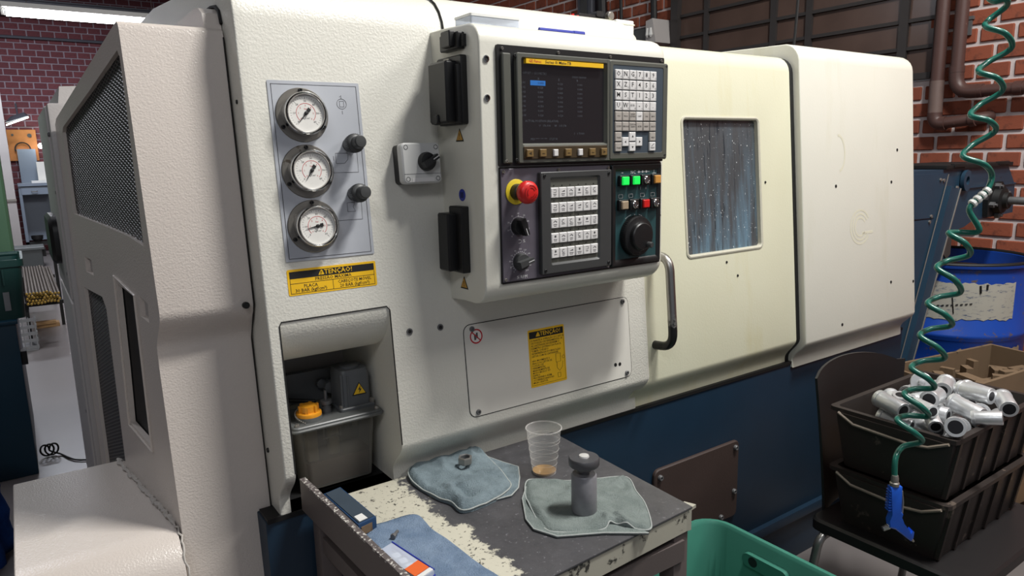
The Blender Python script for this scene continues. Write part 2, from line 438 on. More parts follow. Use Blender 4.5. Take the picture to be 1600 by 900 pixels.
# right wall, x = 3.8, its outer face toward -x
wr = struct('wall_right', MB().box(UP, 3.8, 3.95, -5, 12.6, 0, 4.6), M_MORTAR)
P_Z, P_Y, Z0, Y0 = .0817, .153, 1.324, .356
WIN = (.55, 2.21, 1.71, 2.62)          # window opening: y0, y1, z0, z1
bm_r = brick_mesh(P_Y-.017, P_Z-.017, .004, M_BRICK)
rest = MB()
for r in range(-16, 39):
    z = Z0+(r+.5)*P_Z
    if z > 4.5: continue
    for k in range(-35, 80):
        y = Y0 + (k+.5)*P_Y + (0 if r % 2 == 0 else P_Y/2)
        if y < -4.9 or y > 12.3: continue
        if WIN[0]-.03 < y < WIN[1]+.03 and WIN[2]-.02 < z < WIN[3]+.05: continue
        near = (-.3 < y < .72 and .75 < z < 2.2) or (2.2 < y < 3.9 and 1.95 < z < 2.62)
        if near:
            o = bpy.data.objects.new('brick', bm_r); COL.objects.link(o); o.parent = wr
            o.location = (3.799+random.uniform(-.0025, .0015), y+random.uniform(-.002, .002), z+random.uniform(-.0015, .0015))
            o.rotation_euler = (random.uniform(-.008, .008), 0, 0)
        else:
            rest.box(SIDE(3.8), y-P_Y/2+.007, y+P_Y/2-.007, z-P_Z/2+.007, z+P_Z/2-.007, -.01, random.uniform(.007, .010))
o = obj('brick_field', rest, M_BRICK, wr, merge=False, smooth=0, recalc=False); o['kind'] = 'stuff'
# back wall, y = 12.5
wb = struct('wall_back', MB().box(UP, -6, 3.8, 12.5, 12.65, 0, 4.6), plain('hazed_far_mortar', '8d8088', .9, 0, .1, 20))  # mortar greyed to purple with the bricks, haze put into its colour
PZ2, PX2 = .098, .185
mb = MB().rrect(lambda x, y, o: Vector((x, -o, y)), -PX2/2+.009, PX2/2-.009, -PZ2/2+.008, PZ2/2-.008, .004, -.004, .010, .004, 1)
bm_b = mb.mesh('brick', M_BRICK_F, smooth=0, merge=False); rest = MB()
for r in range(0, 46):
    z = (r+.5)*PZ2
    for k in range(-32, 21):
        x = (k+.5)*PX2 + (0 if r % 2 else PX2/2)
        if x < -5.9 or x > 3.7: continue
        if 0 < x < 1.45 and 1.75 < z < 3.65:
            o = bpy.data.objects.new('brick', bm_b); COL.objects.link(o); o.parent = wb
            o.location = (x, 12.5+random.uniform(-.002, .003), z)
        else:
            rest.box(FACE(12.5), x-PX2/2+.009, x+PX2/2-.009, z-PZ2/2+.008, z+PZ2/2-.008, -.01, .010)
o = obj('brick_field', rest, M_BRICK_F, wb, merge=False, smooth=0, recalc=False); o['kind'] = 'stuff'
# steel beam and conduit along the back wall
struct('trim_1', MB().box(FACE(12.3), -6, 3.78, 3.62, 3.80, 0, .16).box(FACE(12.3), -6, 3.78, 3.60, 3.62, -.05, .22).box(FACE(12.3), -6, 3.78, 3.80, 3.82, -.05, .22), M_BEAM)
struct('trim_2', MB().tube([(-6, 12.44, 3.31), (3.7, 12.44, 3.31)], .022, 8), M_BEAM)
struct('trim_3', MB().box(SIDE(3.79), -5, 12.3, 3.0, 3.35, -.02, .06), M_WALLP)

# window 1: steel lattice with brown panes, in the right wall
y0, y1, z0, z1 = WIN
wf = MB(); S = SIDE(3.80)
wf.box(S, y0-.03, y0, z0-.03, z1, -.05, .03); wf.box(S, y1-.03, y1+.03, z0-.03, z1, -.05, .05)
wf.box(S, y0-.03, y1+.03, z0-.03, z0, -.05, .03); wf.box(S, y0-.03, y1+.03, z1, z1+.04, -.05, .03)
w1 = struct('window_1', wf, M_FRAME, smooth=0)
vb = [y0, .70, 1.23, 1.46, 1.96, y1-.03]
for yv, wd in ((.70, .022), (1.23, .018), (1.46, .02), (1.96, .016)):
    obj('mullion', MB().box(S, yv-wd, yv+wd, z0, z1, -.03, .028), M_FRAME, w1, smooth=0)
zb = [z0, 1.835, 1.968, 2.10, 2.235, 2.37, 2.50, z1]
random.seed(3)
for i in range(len(vb)-1):
    ya, yb = vb[i], vb[i+1]
    for j in range(len(zb)-1):
        za, zc = zb[j], zb[j+1]
        tilt = random.uniform(-.003, .003)
        p = MB().add([(3.788+tilt, ya, za), (3.788-tilt, yb, za), (3.788-tilt+.004, yb, zc), (3.788+tilt+.004, ya, zc),
                      (3.797, ya, za), (3.797, yb, za), (3.797, yb, zc), (3.797, ya, zc)],
                     [(3, 2, 1, 0), (4, 5, 6, 7), (0, 1, 5, 4), (1, 2, 6, 5), (2, 3, 7, 6), (3, 0, 4, 7)])
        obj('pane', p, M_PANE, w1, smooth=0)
        if j: obj('glazing_bar', MB().box(S, ya, yb, za-.009, za+.009, -.02, .024), M_FRAME, w1, smooth=0)
struct('trim_4', MB().box(SIDE(3.80), .50, 1.4, 1.672, 1.690, -.02, .012), plain('pale_sill', 'c9ccd0', .5, 0, .05))

# pipes on the right wall
def bend(pts, r, k=6):
    out = [Vector(pts[0])]
    for a, b, c in zip(pts, pts[1:], pts[2:]):
        a, b, c = Vector(a), Vector(b), Vector(c); u = (a-b).normalized(); v = (c-b).normalized()
        for i in range(k+1):
            t = i/k; out.append((b+u*r)*(1-t)**2 + b*2*t*(1-t) + (b+v*r)*t**2)
    out.append(Vector(pts[-1])); return out
PX = 3.735
p1 = thing('wall_pipe', 'brown drain pipe nearest the window, its elbow turning into the brick wall below', 'pipe', (PX, .5, 1.45))
obj('pipe', MB().tube([(PX, .499, 4.5), (PX, .497, 1.63)], .030, 16), M_PIPE, p1)
obj('faded_sleeve', MB().tube([(PX, .497, 1.66), (PX, .495, 1.50)], .032, 16), M_PIPE2, p1)
obj('elbow', MB().tube(bend([(PX, .495, 1.51), (PX, .495, 1.455), (PX, .44, 1.458)], .045), .033, 16), M_PIPE, p1)
obj('outlet', MB().tube([(PX, .45, 1.458), (PX, .32, 1.47), (PX+.02, .29, 1.475), (PX+.06, .27, 1.482)], .027, 16).tube([(PX, .335, 1.468), (PX, .31, 1.471)], .033, 16), M_PIPE, p1)
p2 = thing('wall_pipe', 'second brown drain pipe that bends to run level along the brick wall', 'pipe', (PX, .4, 1.6))
obj('pipe', MB().tube([(PX, .412, 4.5), (PX, .412, 1.70)], .029, 16), M_PIPE, p2)
obj('elbow', MB().tube([(PX, .412, 1.72), (PX, .412, 1.69)], .033, 16).tube(bend([(PX, .412, 1.70), (PX, .412, 1.600), (PX, .31, 1.598)], .075), .032, 16), M_PIPE, p2)
obj('level_run', MB().tube([(PX, .33, 1.598), (PX, -1.5, 1.585)], .0265, 16).tube([(PX, .325, 1.598), (PX, .29, 1.598)], .031, 16).tube([(PX, .165, 1.597), (PX, .13, 1.597)], .031, 16), M_PIPE, p2)
tag(obj('wall_bracket', MB().box(SIDE(3.79), .385, .405, 1.86, 1.945, 0, .012).box(SIDE(3.79), .378, .412, 1.93, 1.945, 0, .016), M_DARKSTEEL), 'small rusted bracket stuck to the bricks beside the pipes', 'bracket')

# ------------------------------------------------------------------ CNC lathe
def FP(o, z): v = FR(0, z, o); return (v.y, v.z)
def profile(o0, zs0, zs, ze, so, zt, r, zroof, yback, zmid=(), ybot=None, n=6):
    """front outline of a cover: skirt, bulge, flat sloping face, rounded top edge, roof, back"""
    p = [FP(o0-so, zs0)]
    for i in range(9):
        t = i/8; s = t*t*(3-2*t); p.append(FP(o0-so*(1-s), zs+(ze-zs)*t))
    for z in zmid: p.append(FP(o0, z))
    for i in range(n+1):
        a = pi/2*i/n; p.append(FP(o0-r+r*cos(a), zt-r+r*sin(a)))
    p.append((yback*.5, zroof)); p.append((yback, zroof)); p.append((yback, zs0))
    return p
def inset(prof, d):
    n = len(prof); out = []
    for i in range(n):
        a, b, c = (Vector(prof[i-1]), Vector(prof[i]), Vector(prof[(i+1) % n]))
        u, v = (b-a), (c-b)
        if u.length < 1e-9: u = v
        if v.length < 1e-9: v = u
        u.normalize(); v.normalize()
        n1 = Vector((u.y, -u.x)); n2 = Vector((v.y, -v.x)); m = n1+n2
        if m.length < 1e-6: m = n1
        m.normalize(); k = min(1/max(m.dot(n1), .3), 2)
        out.append(tuple(b+m*d*k))
    return out
def extr(prof, xs, rl=0.0, rR=0.0, skip=None, capl=True, capr=True):
    st = []
    # profile runs up the front (y small) then back: inward is to +y at the front, so the sign follows the winding
    sgn = 1
    if rl:
        for i in range(5):
            a = pi/2*i/4; st.append((xs[0]+rl-rl*sin(a), inset(prof, sgn*rl*(1-cos(a)))))
        st.reverse()
        st = [(xs[0]+rl-rl*sin(pi/2*(4-i)/4), inset(prof, sgn*rl*(1-cos(pi/2*(4-i)/4)))) for i in range(5)]
    else: st.append((xs[0], prof))
    for x in xs[1:-1]: st.append((x, prof))
    if rR:
        for i in range(6):
            a = pi/2*i/5; st.append((xs[-1]-rR+rR*sin(a), inset(prof, sgn*rR*(1-cos(a)))))
    else: st.append((xs[-1], prof))
    mb = MB(); n = len(prof)
    vs = [(x, y, z) for x, pr in st for (y, z) in pr]; fs = []
    for k in range(len(st)-1):
        for i in range(n):
            j = (i+1) % n
            if skip and skip((st[k][0]+st[k+1][0])/2, (prof[i][1]+prof[j][1])/2, max(prof[i][0], prof[j][0])): continue
            fs.append((k*n+i, k*n+j, (k+1)*n+j, (k+1)*n+i))
    if capl: fs.append(tuple(range(n)))
    if capr: fs.append(tuple((len(st)-1)*n+i for i in reversed(range(n))))
    return mb.add(vs, fs)
def plate_holes(mb, T, outer, holes, depth, o=0.0):
    bm = bmesh.new()
    for loop in [outer]+holes:
        vs = [bm.verts.new((x, y, 0)) for x, y in loop]
        for i in range(len(vs)): bm.edges.new((vs[i], vs[(i+1) % len(vs)]))
    bmesh.ops.triangle_fill(bm, edges=bm.edges[:], use_beauty=True, use_dissolve=False)
    bm.verts.index_update()
    mb.add([T(v.co.x, v.co.y, o) for v in bm.verts], [tuple(v.index for v in f.verts) for f in bm.faces]); bm.free()
    for h in holes:
        n = len(h)
        mb.add([T(x, y, o) for x, y in h]+[T(x, y, o-depth) for x, y in h], [(i, (i+1) % n, n+(i+1) % n, n+i) for i in range(n)])
    return mb

L = thing('cnc_lathe', 'large cream and dark blue machine tool with control box, gauges and sliding door', 'machine', (.33, .02, 0))
def part(name, mb, mat, label=None, parent=None, **kw):
    o = obj(name, mb, mat, parent or L, **kw)
    if label: o['label'] = label
    return o
def screw(mb, T, x, y, r=.0045, o=0, h=.003):
    mb.rev(T, x, y, [(r, o-.001), (r, o+h*.6), (r*.8, o+h), (r*.45, o+h), (r*.4, o+h*.4)], 12)

# blue base
base = MB(); B0 = FACE(.012)
base.box(B0, .302, 2.585, .19, .70, -1.4, 0); base.box(B0, .302, 2.585, 0, .165, -1.4, -.012); base.box(B0, .302, 2.585, .16, .192, -1.35, .016)
part('base', base, M_BLUE, 'dark blue painted machine base', bevel=.003, smooth=30)
bp = part('base_cover_plate', MB().rrect(B0, 1.303, 1.655, .278, .517, .018, .001, .010, .003), M_REDRUST, 'rusty brown bolted cover plate on the blue base')
mb = MB()
for x, z in ((1.322, .494), (1.636, .497), (1.636, .36), (1.58, .295), (1.33, .30)): screw(mb, B0, x, z, .008, .010, .008)
part('bolt', mb, M_DARKSTEEL, parent=bp)
part('base_edge', MB().box(B0, .305, 2.58, .697, .706, -.05, .003), M_BLACKM)

# main front cover with the recess of the lubrication tank
pm = profile(0, .706, .735, .80, .055, 1.672, .085, 1.72, 1.5, zmid=(1.074, 1.3))
RX0, RX1, RZ, RB = .350, .560, 1.074, .27
mm = extr(pm, [.33, RX0, RX1, 1.0, 1.246], .004, .012, skip=lambda x, z, y: RX0 < x < RX1 and z < RZ and y < .2)
front = [q for q in pm if q[1] <= RZ+1e-6 and q[0] < .3]
for X in (RX0, RX1):
    k = len(front); mm.add([(X, y, z) for y, z in front]+[(X, RB, z) for y, z in front], [(i, i+1, k+i+1, k+i) for i in range(k-1)])
arc = [(FP(0, RZ)[0]+.116*(1-cos(pi/2*i/8)), RZ-.097*sin(pi/2*i/8)) for i in range(9)]+[(RB, RZ-.097)]
k = len(arc); mm.add([(RX0, y, z) for y, z in arc]+[(RX1, y, z) for y, z in arc], [(i, i+1, k+i+1, k+i) for i in range(k-1)])
mm.add([(RX0, RB, .7), (RX1, RB, .7), (RX1, RB, .98), (RX0, RB, .98)], [(0, 1, 2, 3)])
part('recess_floor', MB().box(UP, RX0-.002, RX1+.002, .013, RB, .700, .706), M_BLACKM)
part('front_cover', mm, M_CREAM, 'hammered cream front cover')
part('recess_edge', MB().tube([FR(RX0, z, .0003) for z in (.80, .95, 1.066)]+[FR(RX0+.004, 1.073, .0003), FR(RX1-.006, 1.0735, .0003), FR(RX1, 1.066, .0003)]+[FR(RX1, z, .0003) for z in (.95, .80)], .0012, 6), M_SEAM)
# hood behind the control box
ph = profile(.002, 1.52, 1.53, 1.54, .01, 1.676, .088, 1.722, 1.2)
part('hood', extr(ph, [.727, 1.305], 0, .075), M_COVER, 'rounded cream hood behind the control box')
part('hood_seam', MB().tube([(.7265, y, z) for y, z in ph[10:18]], .0022, 6), M_SEAM)

# sliding door
WX0, WX1, WZ0, WZ1 = 1.418, 1.735, 1.078, 1.440
pd = profile(-.02, .700, .722, .785, .042, 1.622, .05, 1.632, .9)
DX0, DX1 = 1.215, 1.889
zlo, zhi = pd[9][1], pd[10][1]
dm = extr(pd, [DX0, DX1], 0, .006, skip=lambda x, z, y: zlo < z < zhi and y < .15 and x < DX1-.0061)
plate_holes(dm, FRd, [(DX0, .785), (DX1-.006, .785), (DX1-.006, 1.572), (DX0, 1.572)], [rr(WX0, WX1, WZ0, WZ1, .016, 5)], .02)
door = part('sliding_door', dm, M_DOOR, 'yellowed cream sliding door')
fr_ = MB()
for a, b, o0, o1 in ((0, .006, -.004, .002),):
    fr_.loops([[FRd(x, y, o) for x, y in rr(WX0-.002+d, WX1+.002-d, WZ0-.002+d, WZ1+.002-d, max(.017-d, .004), 5)] for d, o in ((0, -.001), (0, .002), (.004, .003), (.008, .001), (.009, -.012))], False, False)
part('window_seal', fr_, M_RUBBER, parent=door)
part('door_window', MB().rrect(FRd, WX0, WX1, WZ0, WZ1, .016, -.018, -.010), M_WINDOW, 'coolant-streaked viewing window', parent=door)
mb = MB()
for x, z in ((1.757, 1.261), (1.575, 1.052), (1.62, 1.01)): mb.rev(FRd, x, z, [(.004, -.001), (.0035, .0015), (.001, .002)], 8)
part('rivet', mb, M_INK, parent=door)
hd = bend([FRd(1.285, 1.098, -.005), FRd(1.285, 1.098, .062), FRd(1.285, .872, .062), FRd(1.285, .872, -.005)], .040, 7)
def m_handle():
    t = NT('worn_door_handle'); sep = t.node('ShaderNodeSeparateXYZ'); t.link(t.co.outputs['Object'], sep.inputs[0])
    n = t.noise(90, 4, .7)
    a = t.node('ShaderNodeMath', operation='MULTIPLY_ADD'); t.link(n, a.inputs[0]); a.inputs[1].default_value = .10; t.link(sep.outputs[2], a.inputs[2])
    m = t.ramp(a.outputs[0], .985, 1.0)
    t.set('Base Color', t.mix(m, lin('141414'), lin('a5a39f'))); t.set('Metallic', m); t.set('Roughness', .34); return t.m
part('door_handle', MB().tube(hd, .0112, 14), m_handle(), 'steel tube door handle with worn black lower half', parent=door, smooth=60)

# dark sliding gap, then the fixed right hand cover
pg = profile(-.0212, .700, .722, .785, .042, 1.621, .05, 1.631, .88)
part('door_gap', extr(pg, [1.8895, 1.9046]), M_BLACKM)
pc = profile(0, .690, .715, .775, .050, 1.658, .055, 1.668, 1.1)
part('end_cover', extr(pc, [1.905, 2.583], .004, .030), M_COVER, 'pale cream fixed cover at the right end of the machine')
mb = MB()
for x, z in ((2.08, 1.235), (2.41, 1.235), (2.45, 1.34), (2.40, .90), (2.55, .885), (2.10, .80)): mb.rev(FR, x, z, [(.0055, -.001), (.005, .0012), (.002, .002)], 8)
part('mounting_hole', mb, M_INK)
def m_ghost():
    t = NT('faint_adhesive_ghost'); t.set('Base Color', t.mix(t.noise(60, 4, .7), lin('d0ccb4'), lin('d6d3c2'))); t.set('Roughness', .5); return t.m
gh = MB()
for i in range(3):
    a0, r = .5, .060-.013*i
    pts = [(2.215+r*cos(a0+k*.235), 1.10+r*.95*sin(a0+k*.235)) for k in range(23)]
    for (xa, za), (xb, zb) in zip(pts, pts[1:]):
        cx, cz = 2.215, 1.10; q = 1-.0065/r
        gh.add([FR(xa, za, .0004), FR(xb, zb, .0004), FR(cx+(xb-cx)*q, cz+(zb-cz)*q, .0004), FR(cx+(xa-cx)*q, cz+(za-cz)*q, .0004)], [(0, 1, 2, 3)])
gh.box(FR, 2.225, 2.29, 1.075, 1.083, 0, .0004)
pts = [(2.10+.036*cos(-1.5+k*.2)*1.0, 1.335+.058*sin(-1.5+k*.2)) for k in range(17)]
for (xa, za), (xb, zb) in zip(pts, pts[1:]):
    gh.add([FR(xa, za, .0004), FR(xb, zb, .0004), FR(2.10+(xb-2.10)*.84, 1.335+(zb-1.335)*.86, .0004), FR(2.10+(xa-2.10)*.84, 1.335+(za-1.335)*.86, .0004)], [(0, 1, 2, 3)])
part('logo_trace', gh, m_ghost(), 'faint traces where lettering and a round emblem were removed', recalc=False)

# small things bolted to the front cover
mb = MB()
for x, z in ((.597, 1.018), (.665, 1.016)):
    mb.rev(FR, x, z, [(.0065, -.001), (.0065, .0018), (.004, .002), (.004, -.0005)], 16)
part('socket_screw', mb, M_DARKSTEEL)
part('bore', MB().rev(FR, .597, 1.018, [(.0038, .0003), (.0038, .0008)], 12).rev(FR, .665, 1.016, [(.0038, .0003), (.0038, .0008)], 12), M_INK)

# removable access panel under the control box
part('access_panel_gap', MB().rrect(FR, .7165, 1.180, .8155, 1.0115, .017, -.001, .0006), M_SEAM)
ap = part('access_panel', MB().rrect(FR, .718, 1.1785, .817, 1.010, .0155, -.001, .0016, .0006), M_PANELPLATE, 'screwed access panel with a yellow sticker')
mb = MB()
for x, z in ((.737, 1.001), (1.160, 1.001), (.737, .826), (1.162, .827)): screw(mb, FR, x, z, .0058, .0016, .004)
part('panel_screw', mb, M_DARKSTEEL, parent=ap)
part('panel_hole', MB().rev(FR, 1.127, .853, [(.0045, .0014), (.0045, .002)], 12).rev(FR, 1.141, .852, [(.0045, .0014), (.0045, .002)], 12), M_INK, parent=ap)
pr = MB(); pr.rev(FR, .746, .9845, [(.0165, .0014), (.0165, .0019)], 24)
ps = part('prohibition_sticker', pr, M_DIAL, 'round red prohibition sticker')
mb = MB(); mb.loops([[FR(.746+r*cos(2*pi*i/24), .9845+r*sin(2*pi*i/24), .0022) for i in range(24)] for r in (.0155, .0125)], False, False)
T45 = lambda x, y, o: FR(.746+(x+y)*.707, .9845+(y-x)*.707, o)
mb.box(T45, -.013, .013, -.0012, .0012, .0018, .0022)
part('lettering', mb, M_INKRED, parent=ps)
part('lettering', MB().box(FR, .741, .7455, .977, .989, .0018, .0021).box(FR, .746, .750, .980, .992, .0018, .0021), M_INKGREY, parent=ps)

def triangle(mb, T, x, y, s, o0, o1):
    return mb.poly(T, [(x-s*.58, y-s*.45), (x+s*.58, y-s*.45), (x, y+s*.55)], o0, o1)
# pressure warning sticker
X0, X1, A0, A1 = .3725, .5395, 1.116, 1.162
st = part('warning_sticker', MB().rrect(FR, X0, X1, A0, A1, .003, -.0005, .0006), M_YELLOW, 'yellow pressure warning sticker with black heading')
mb = MB(); O = .0006
mb.box(FR, X0+.004, X1-.004, A1-.0165, A1-.004, O, O+.0002)
for (a, b, c, d) in ((X0+.004, X1-.004, A1-.0255, A1-.0247), (X0+.004, X1-.004, A0+.003, A0+.0038), (X0+.004, X0+.0048, A0+.003, A1-.017), (X1-.0048, X1-.004, A0+.003, A1-.017), (.4538, .4546, A0+.003, A1-.025)): mb.box(FR, a, b, c, d, O, O+.0002)
mb.text(FR, 'PRESSÃO MÁXIMA', .456, A1-.0207, .0056, O+.0002, sx=1.05, bold=.012)
mb.text(FR, 'PLACA', .413, A0+.0150, .0058, O+.0002, bold=.012); mb.text(FR, '30 BAR (kgf/cm²)', .4135, A0+.0078, .0058, O+.0002, bold=.012)
mb.text(FR, 'CABEÇOTE MÓVEL', .4960, A0+.0155, .0056, O+.0002, sx=.95, bold=.012); mb.text(FR, '20 BAR (kgf/cm²)', .4955, A0+.0080, .0058, O+.0002, bold=.012)
part('lettering', mb, M_INK, parent=st, recalc=False)
mb = MB().text(FR, 'ATENÇÃO!', .462, A1-.0100, .0086, O+.0005, bold=.015); triangle(mb, FR, .4335, A1-.0103, .0085, O+.0002, O+.0005)
mk = part('lettering', mb, M_LABELYEL, parent=st, recalc=False)
part('lettering', MB().text(FR, '!', .4335, A1-.0108, .006, O+.0008, bold=.02), M_INK, parent=st, recalc=False)

# tool setter warning sticker on the access panel
X0, X1, A0, A1 = .8765, .977, .8475, .975
st = part('warning_sticker', MB().rrect(FR, X0, X1, A0, A1, .003, .001, .0022), M_YELLOW, 'tall yellow warning sticker with a block of text')
mb = MB(); O = .0022
mb.box(FR, X0+.003, X1-.003, A1-.0195, A1-.0045, O, O+.0002)
for (a, b, c, d) in ((X0+.003, X0+.0036, A0+.004, A1-.02), (X1-.0036, X1-.003, A0+.004, A1-.02), (X0+.003, X1-.003, A0+.004, A0+.0046)): mb.box(FR, a, b, c, d, O, O+.0002)
t1 = ['DURANTE A OPERAÇÃO DO LEITOR', 'DE POSIÇÃO DE FERRAMENTAS, SE', 'AS CASTANHAS EXCEDEREM O', 'DIÂMETRO EXTERNO DA PLACA,', 'TOMAR CUIDADO', 'INTERFERÊNCIA DO BRAÇO DO', 'LEITOR COM AS CASTANHAS']
t2 = ['NÃO MOVIMENTE O', 'BRAÇO DO LEITOR DE', 'POSIÇÃO DE', 'FERRAMENTAS', 'MANUALMENTE DE', 'MODO BRUSCO OU', 'RÁPIDO.', 'PROCEDENDO ASSIM,', 'OCORRERÁ DANOS AO', 'MICRO SELETOR.']
for i, s in enumerate(t1): mb.text(FR, s, X0+.0065, A1-.0245-.0058*i, .0042, O+.0002, 'LEFT', sx=.93, bold=.016)
for i, s in enumerate(t2): mb.text(FR, s, X0+.0065, A1-.0695-.0054*i, .0040, O+.0002, 'LEFT', sx=.93, bold=.016)
P = lambda pts, r=.0004: mb.tube([FR(x, y, O+.0002) for x, y in pts], r, 4)
P([(.949, .912), (.962, .912), (.962, .893), (.949, .893), (.949, .912)]); P([(.951, .893), (.951, .880), (.958, .872), (.966, .880), (.968, .893)]); P([(.952, .868), (.960, .868), (.960, .858), (.952, .858), (.952, .868)])
P([(.9705+.0035*cos(k*.6), .902+.0035*sin(k*.6)) for k in range(12)]); P([(.953, .915), (.953, .920), (.960, .920)])
part('lettering', mb, M_INK, parent=st, recalc=False)
mb = MB().text(FR, 'ATENÇÃO!', .933, A1-.0118, .0092, O+.0005, bold=.015); triangle(mb, FR, .9025, A1-.0120, .0095, O+.0002, O+.0005)
part('lettering', mb, M_LABELYEL, parent=st, recalc=False)

# gauge plate, three gauges, two regulator knobs
GX0, GX1, GZ0, GZ1 = .3735, .5390, 1.1755, 1.4855
gp = part('gauge_plate', MB().rrect(FR, GX0, GX1, GZ0, GZ1, .002, -.0005, .0015), M_GAUGEPLATE, 'silver plate carrying three gauges and two knobs')
mb = MB(); O = .0015
def line(pts, r=.0005): mb.tube([FR(x, y, O) for x, y in pts], r, 4)
line([(GX0+.006, GZ0+.005), (GX1-.006, GZ0+.005), (GX1-.006, GZ1-.006), (GX0+.006, GZ1-.006), (GX0+.006, GZ0+.005)], .0007)
line([(.44, 1.3265), (.523, 1.3265), (.5235, 1.365)]); line([(.45, 1.241), (.522, 1.241), (.523, 1.277)])
line([(.503+.009*cos(k*.4), 1.448+.009*sin(k*.4)) for k in range(17)]); line([(.499, 1.443), (.507, 1.443), (.507, 1.453), (.499, 1.453), (.499, 1.443)]); line([(.503, 1.436), (.503, 1.430)]); line([(.503, 1.457), (.503, 1.463), (.500, 1.460)])
line([(.482, 1.343), (.498, 1.343), (.505, 1.350), (.505, 1.361), (.482, 1.361), (.482, 1.343)]); line([(.478, 1.348), (.478, 1.356)])
line([(.495, 1.256), (.510, 1.256), (.506, 1.264), (.510, 1.272), (.495, 1.272), (.495, 1.256)])
part('lettering', mb, M_INKGREY, parent=gp)
for gi, (gz, ang) in enumerate(((1.4275, 228), (1.3305, 235), (1.2345, 190))):
    gx = .4285
    g = part('pressure_gauge', MB().rev(FR, gx, gz, [(.0465, .0012), (.0465, .0032), (.0455, .0042), (.036, .0042)], 40), M_FLANGE, ['upper', 'middle', 'lower'][gi]+' round pressure gauge on a steel flange')
    part('bezel_ring', MB().rev(FR, gx, gz, [(.0365, .004), (.0370, .020), (.0362, .0275), (.0340, .0290), (.0318, .0275), (.0312, .022)], 40, False, False), M_CHROME, parent=g, smooth=50)
    part('dial', MB().rev(FR, gx, gz, [(.0316, .018), (.0316, .0225)], 40), M_DIAL, parent=g)
    mb = MB(); mr = MB()
    for k in range(31):
        a = radians(225-270*k/30); r0 = .0255 if k % 5 else .0235
        D = lambda x, y, o, a=a: FR(gx+x*cos(a)-y*sin(a), gz+x*sin(a)+y*cos(a), o)
        mb.box(D, r0, .0275, -.00018, .00018, .0225, .0227)
    for k in range(7):
        a = radians(225-45*k); mb.text(FR, str(k*10), gx+.0205*cos(a), gz+.0205*sin(a), .0034, .0227, bold=.01)
        mr.text(FR, str(k), gx+.0130*cos(a), gz+.0130*sin(a), .0030, .0227, bold=.01)
    mr.loops([[FR(gx+r*cos(radians(225-270*i/30)), gz+r*sin(radians(225-270*i/30)), .0227) for i in range(31)] for r in (.0172, .0164)], False, False, closed=False)
    mb.text(FR, 'kgf/cm²', gx, gz-.0085, .0030, .0227); mr.text(FR, 'bar', gx, gz+.0075, .0028, .0227)
    part('lettering', mb, M_INK, parent=g, recalc=False); part('scale_ring', mr, M_INKRED, parent=g, recalc=False)
    a = radians(ang); D = lambda x, y, o: FR(gx+x*cos(a)-y*sin(a), gz+x*sin(a)+y*cos(a), o)
    part('needle', MB().poly(D, [(-.010, -.0014), (-.004, -.0012), (.018, -.0004), (.022, 0), (.018, .0004), (-.004, .0012), (-.010, .0014)], .0235, .0242).rev(FR, gx, gz, [(.0032, .0227), (.0032, .0250), (.002, .0255)], 14).poly(D, [(-.0105, -.003), (-.005, -.003), (-.005, .003), (-.0105, .003)], .0234, .0243), M_INK, parent=g)
    mb = MB()
    for k in range(3):
        a = radians(90+120*k); screw(mb, FR, gx+.0415*cos(a), gz+.0415*sin(a), .0036, .004, .005)
    part('flange_screw', mb, M_BLACKM, parent=g)
for kz in (1.3755, 1.2875):
    kb = part('regulator_knob', MB().rev(FR, .5095, kz, [(.0125, .001), (.0125, .014), (.0155, .015), (.0162, .022), (.0162, .034), (.0135, .037), (.0110, .038), (.0112, .055), (.0095, .058), (.004, .0585)], 30), M_DARKGREY, smooth=28)
    mb = MB()
    for k in range(30):
        a = 2*pi*k/30; D = lambda x, y, o, a=a: FR(.5095+x*cos(a)-y*sin(a), kz+x*sin(a)+y*cos(a), o)
        mb.box(D, .0158, .0168, -.0007, .0007, .023, .033)
    part('knurl', mb, M_BLACKP, parent=kb, smooth=0)

# rotary switch box
sw = part('rotary_switch', MB().rrect(FR, .5955, .6745, 1.300, 1.3735, .007, 0, .022), M_BLACKP, 'grey switch box with a black rotary knob')
part('switch_cover', MB().rrect(FR, .5945, .6755, 1.299, 1.3745, .008, .022, .040, .003), M_SWITCH, parent=sw)
mb = MB()
for x, z in ((.6035, 1.366), (.6665, 1.366), (.6035, 1.3075), (.6665, 1.3075)): mb.rev(FR, x, z, [(.0045, .039), (.0045, .0404), (.002, .0396)], 12)
part('cover_screw', mb, M_INKGREY, parent=sw)
part('label_plate', MB().rrect(FR, .612, .658, 1.302, 1.3095, .001, .0395, .0408), M_KEYW, parent=sw)
part('cover_line', MB().box(FR, .5965, .6735, 1.3165, 1.3172, .0395, .0403), M_INKGREY, parent=sw)
a = radians(30); D = lambda x, y, o: FR(.6435+x*cos(a)-y*sin(a), 1.339+x*sin(a)+y*cos(a), o)
part('knob', MB().rev(FR, .6435, 1.339, [(.0175, .0395), (.0175, .046), (.0155, .050), (.0155, .052)], 28).poly(D, [(-.0165, -.0055), (.0175, -.0045), (.0175, .0045), (-.0165, .0055)], .050, .064), M_BLACKP, parent=sw)
part('pointer', MB().box(D, .004, .0178, -.0008, .0008, .063, .0646), M_KEYW, parent=sw)

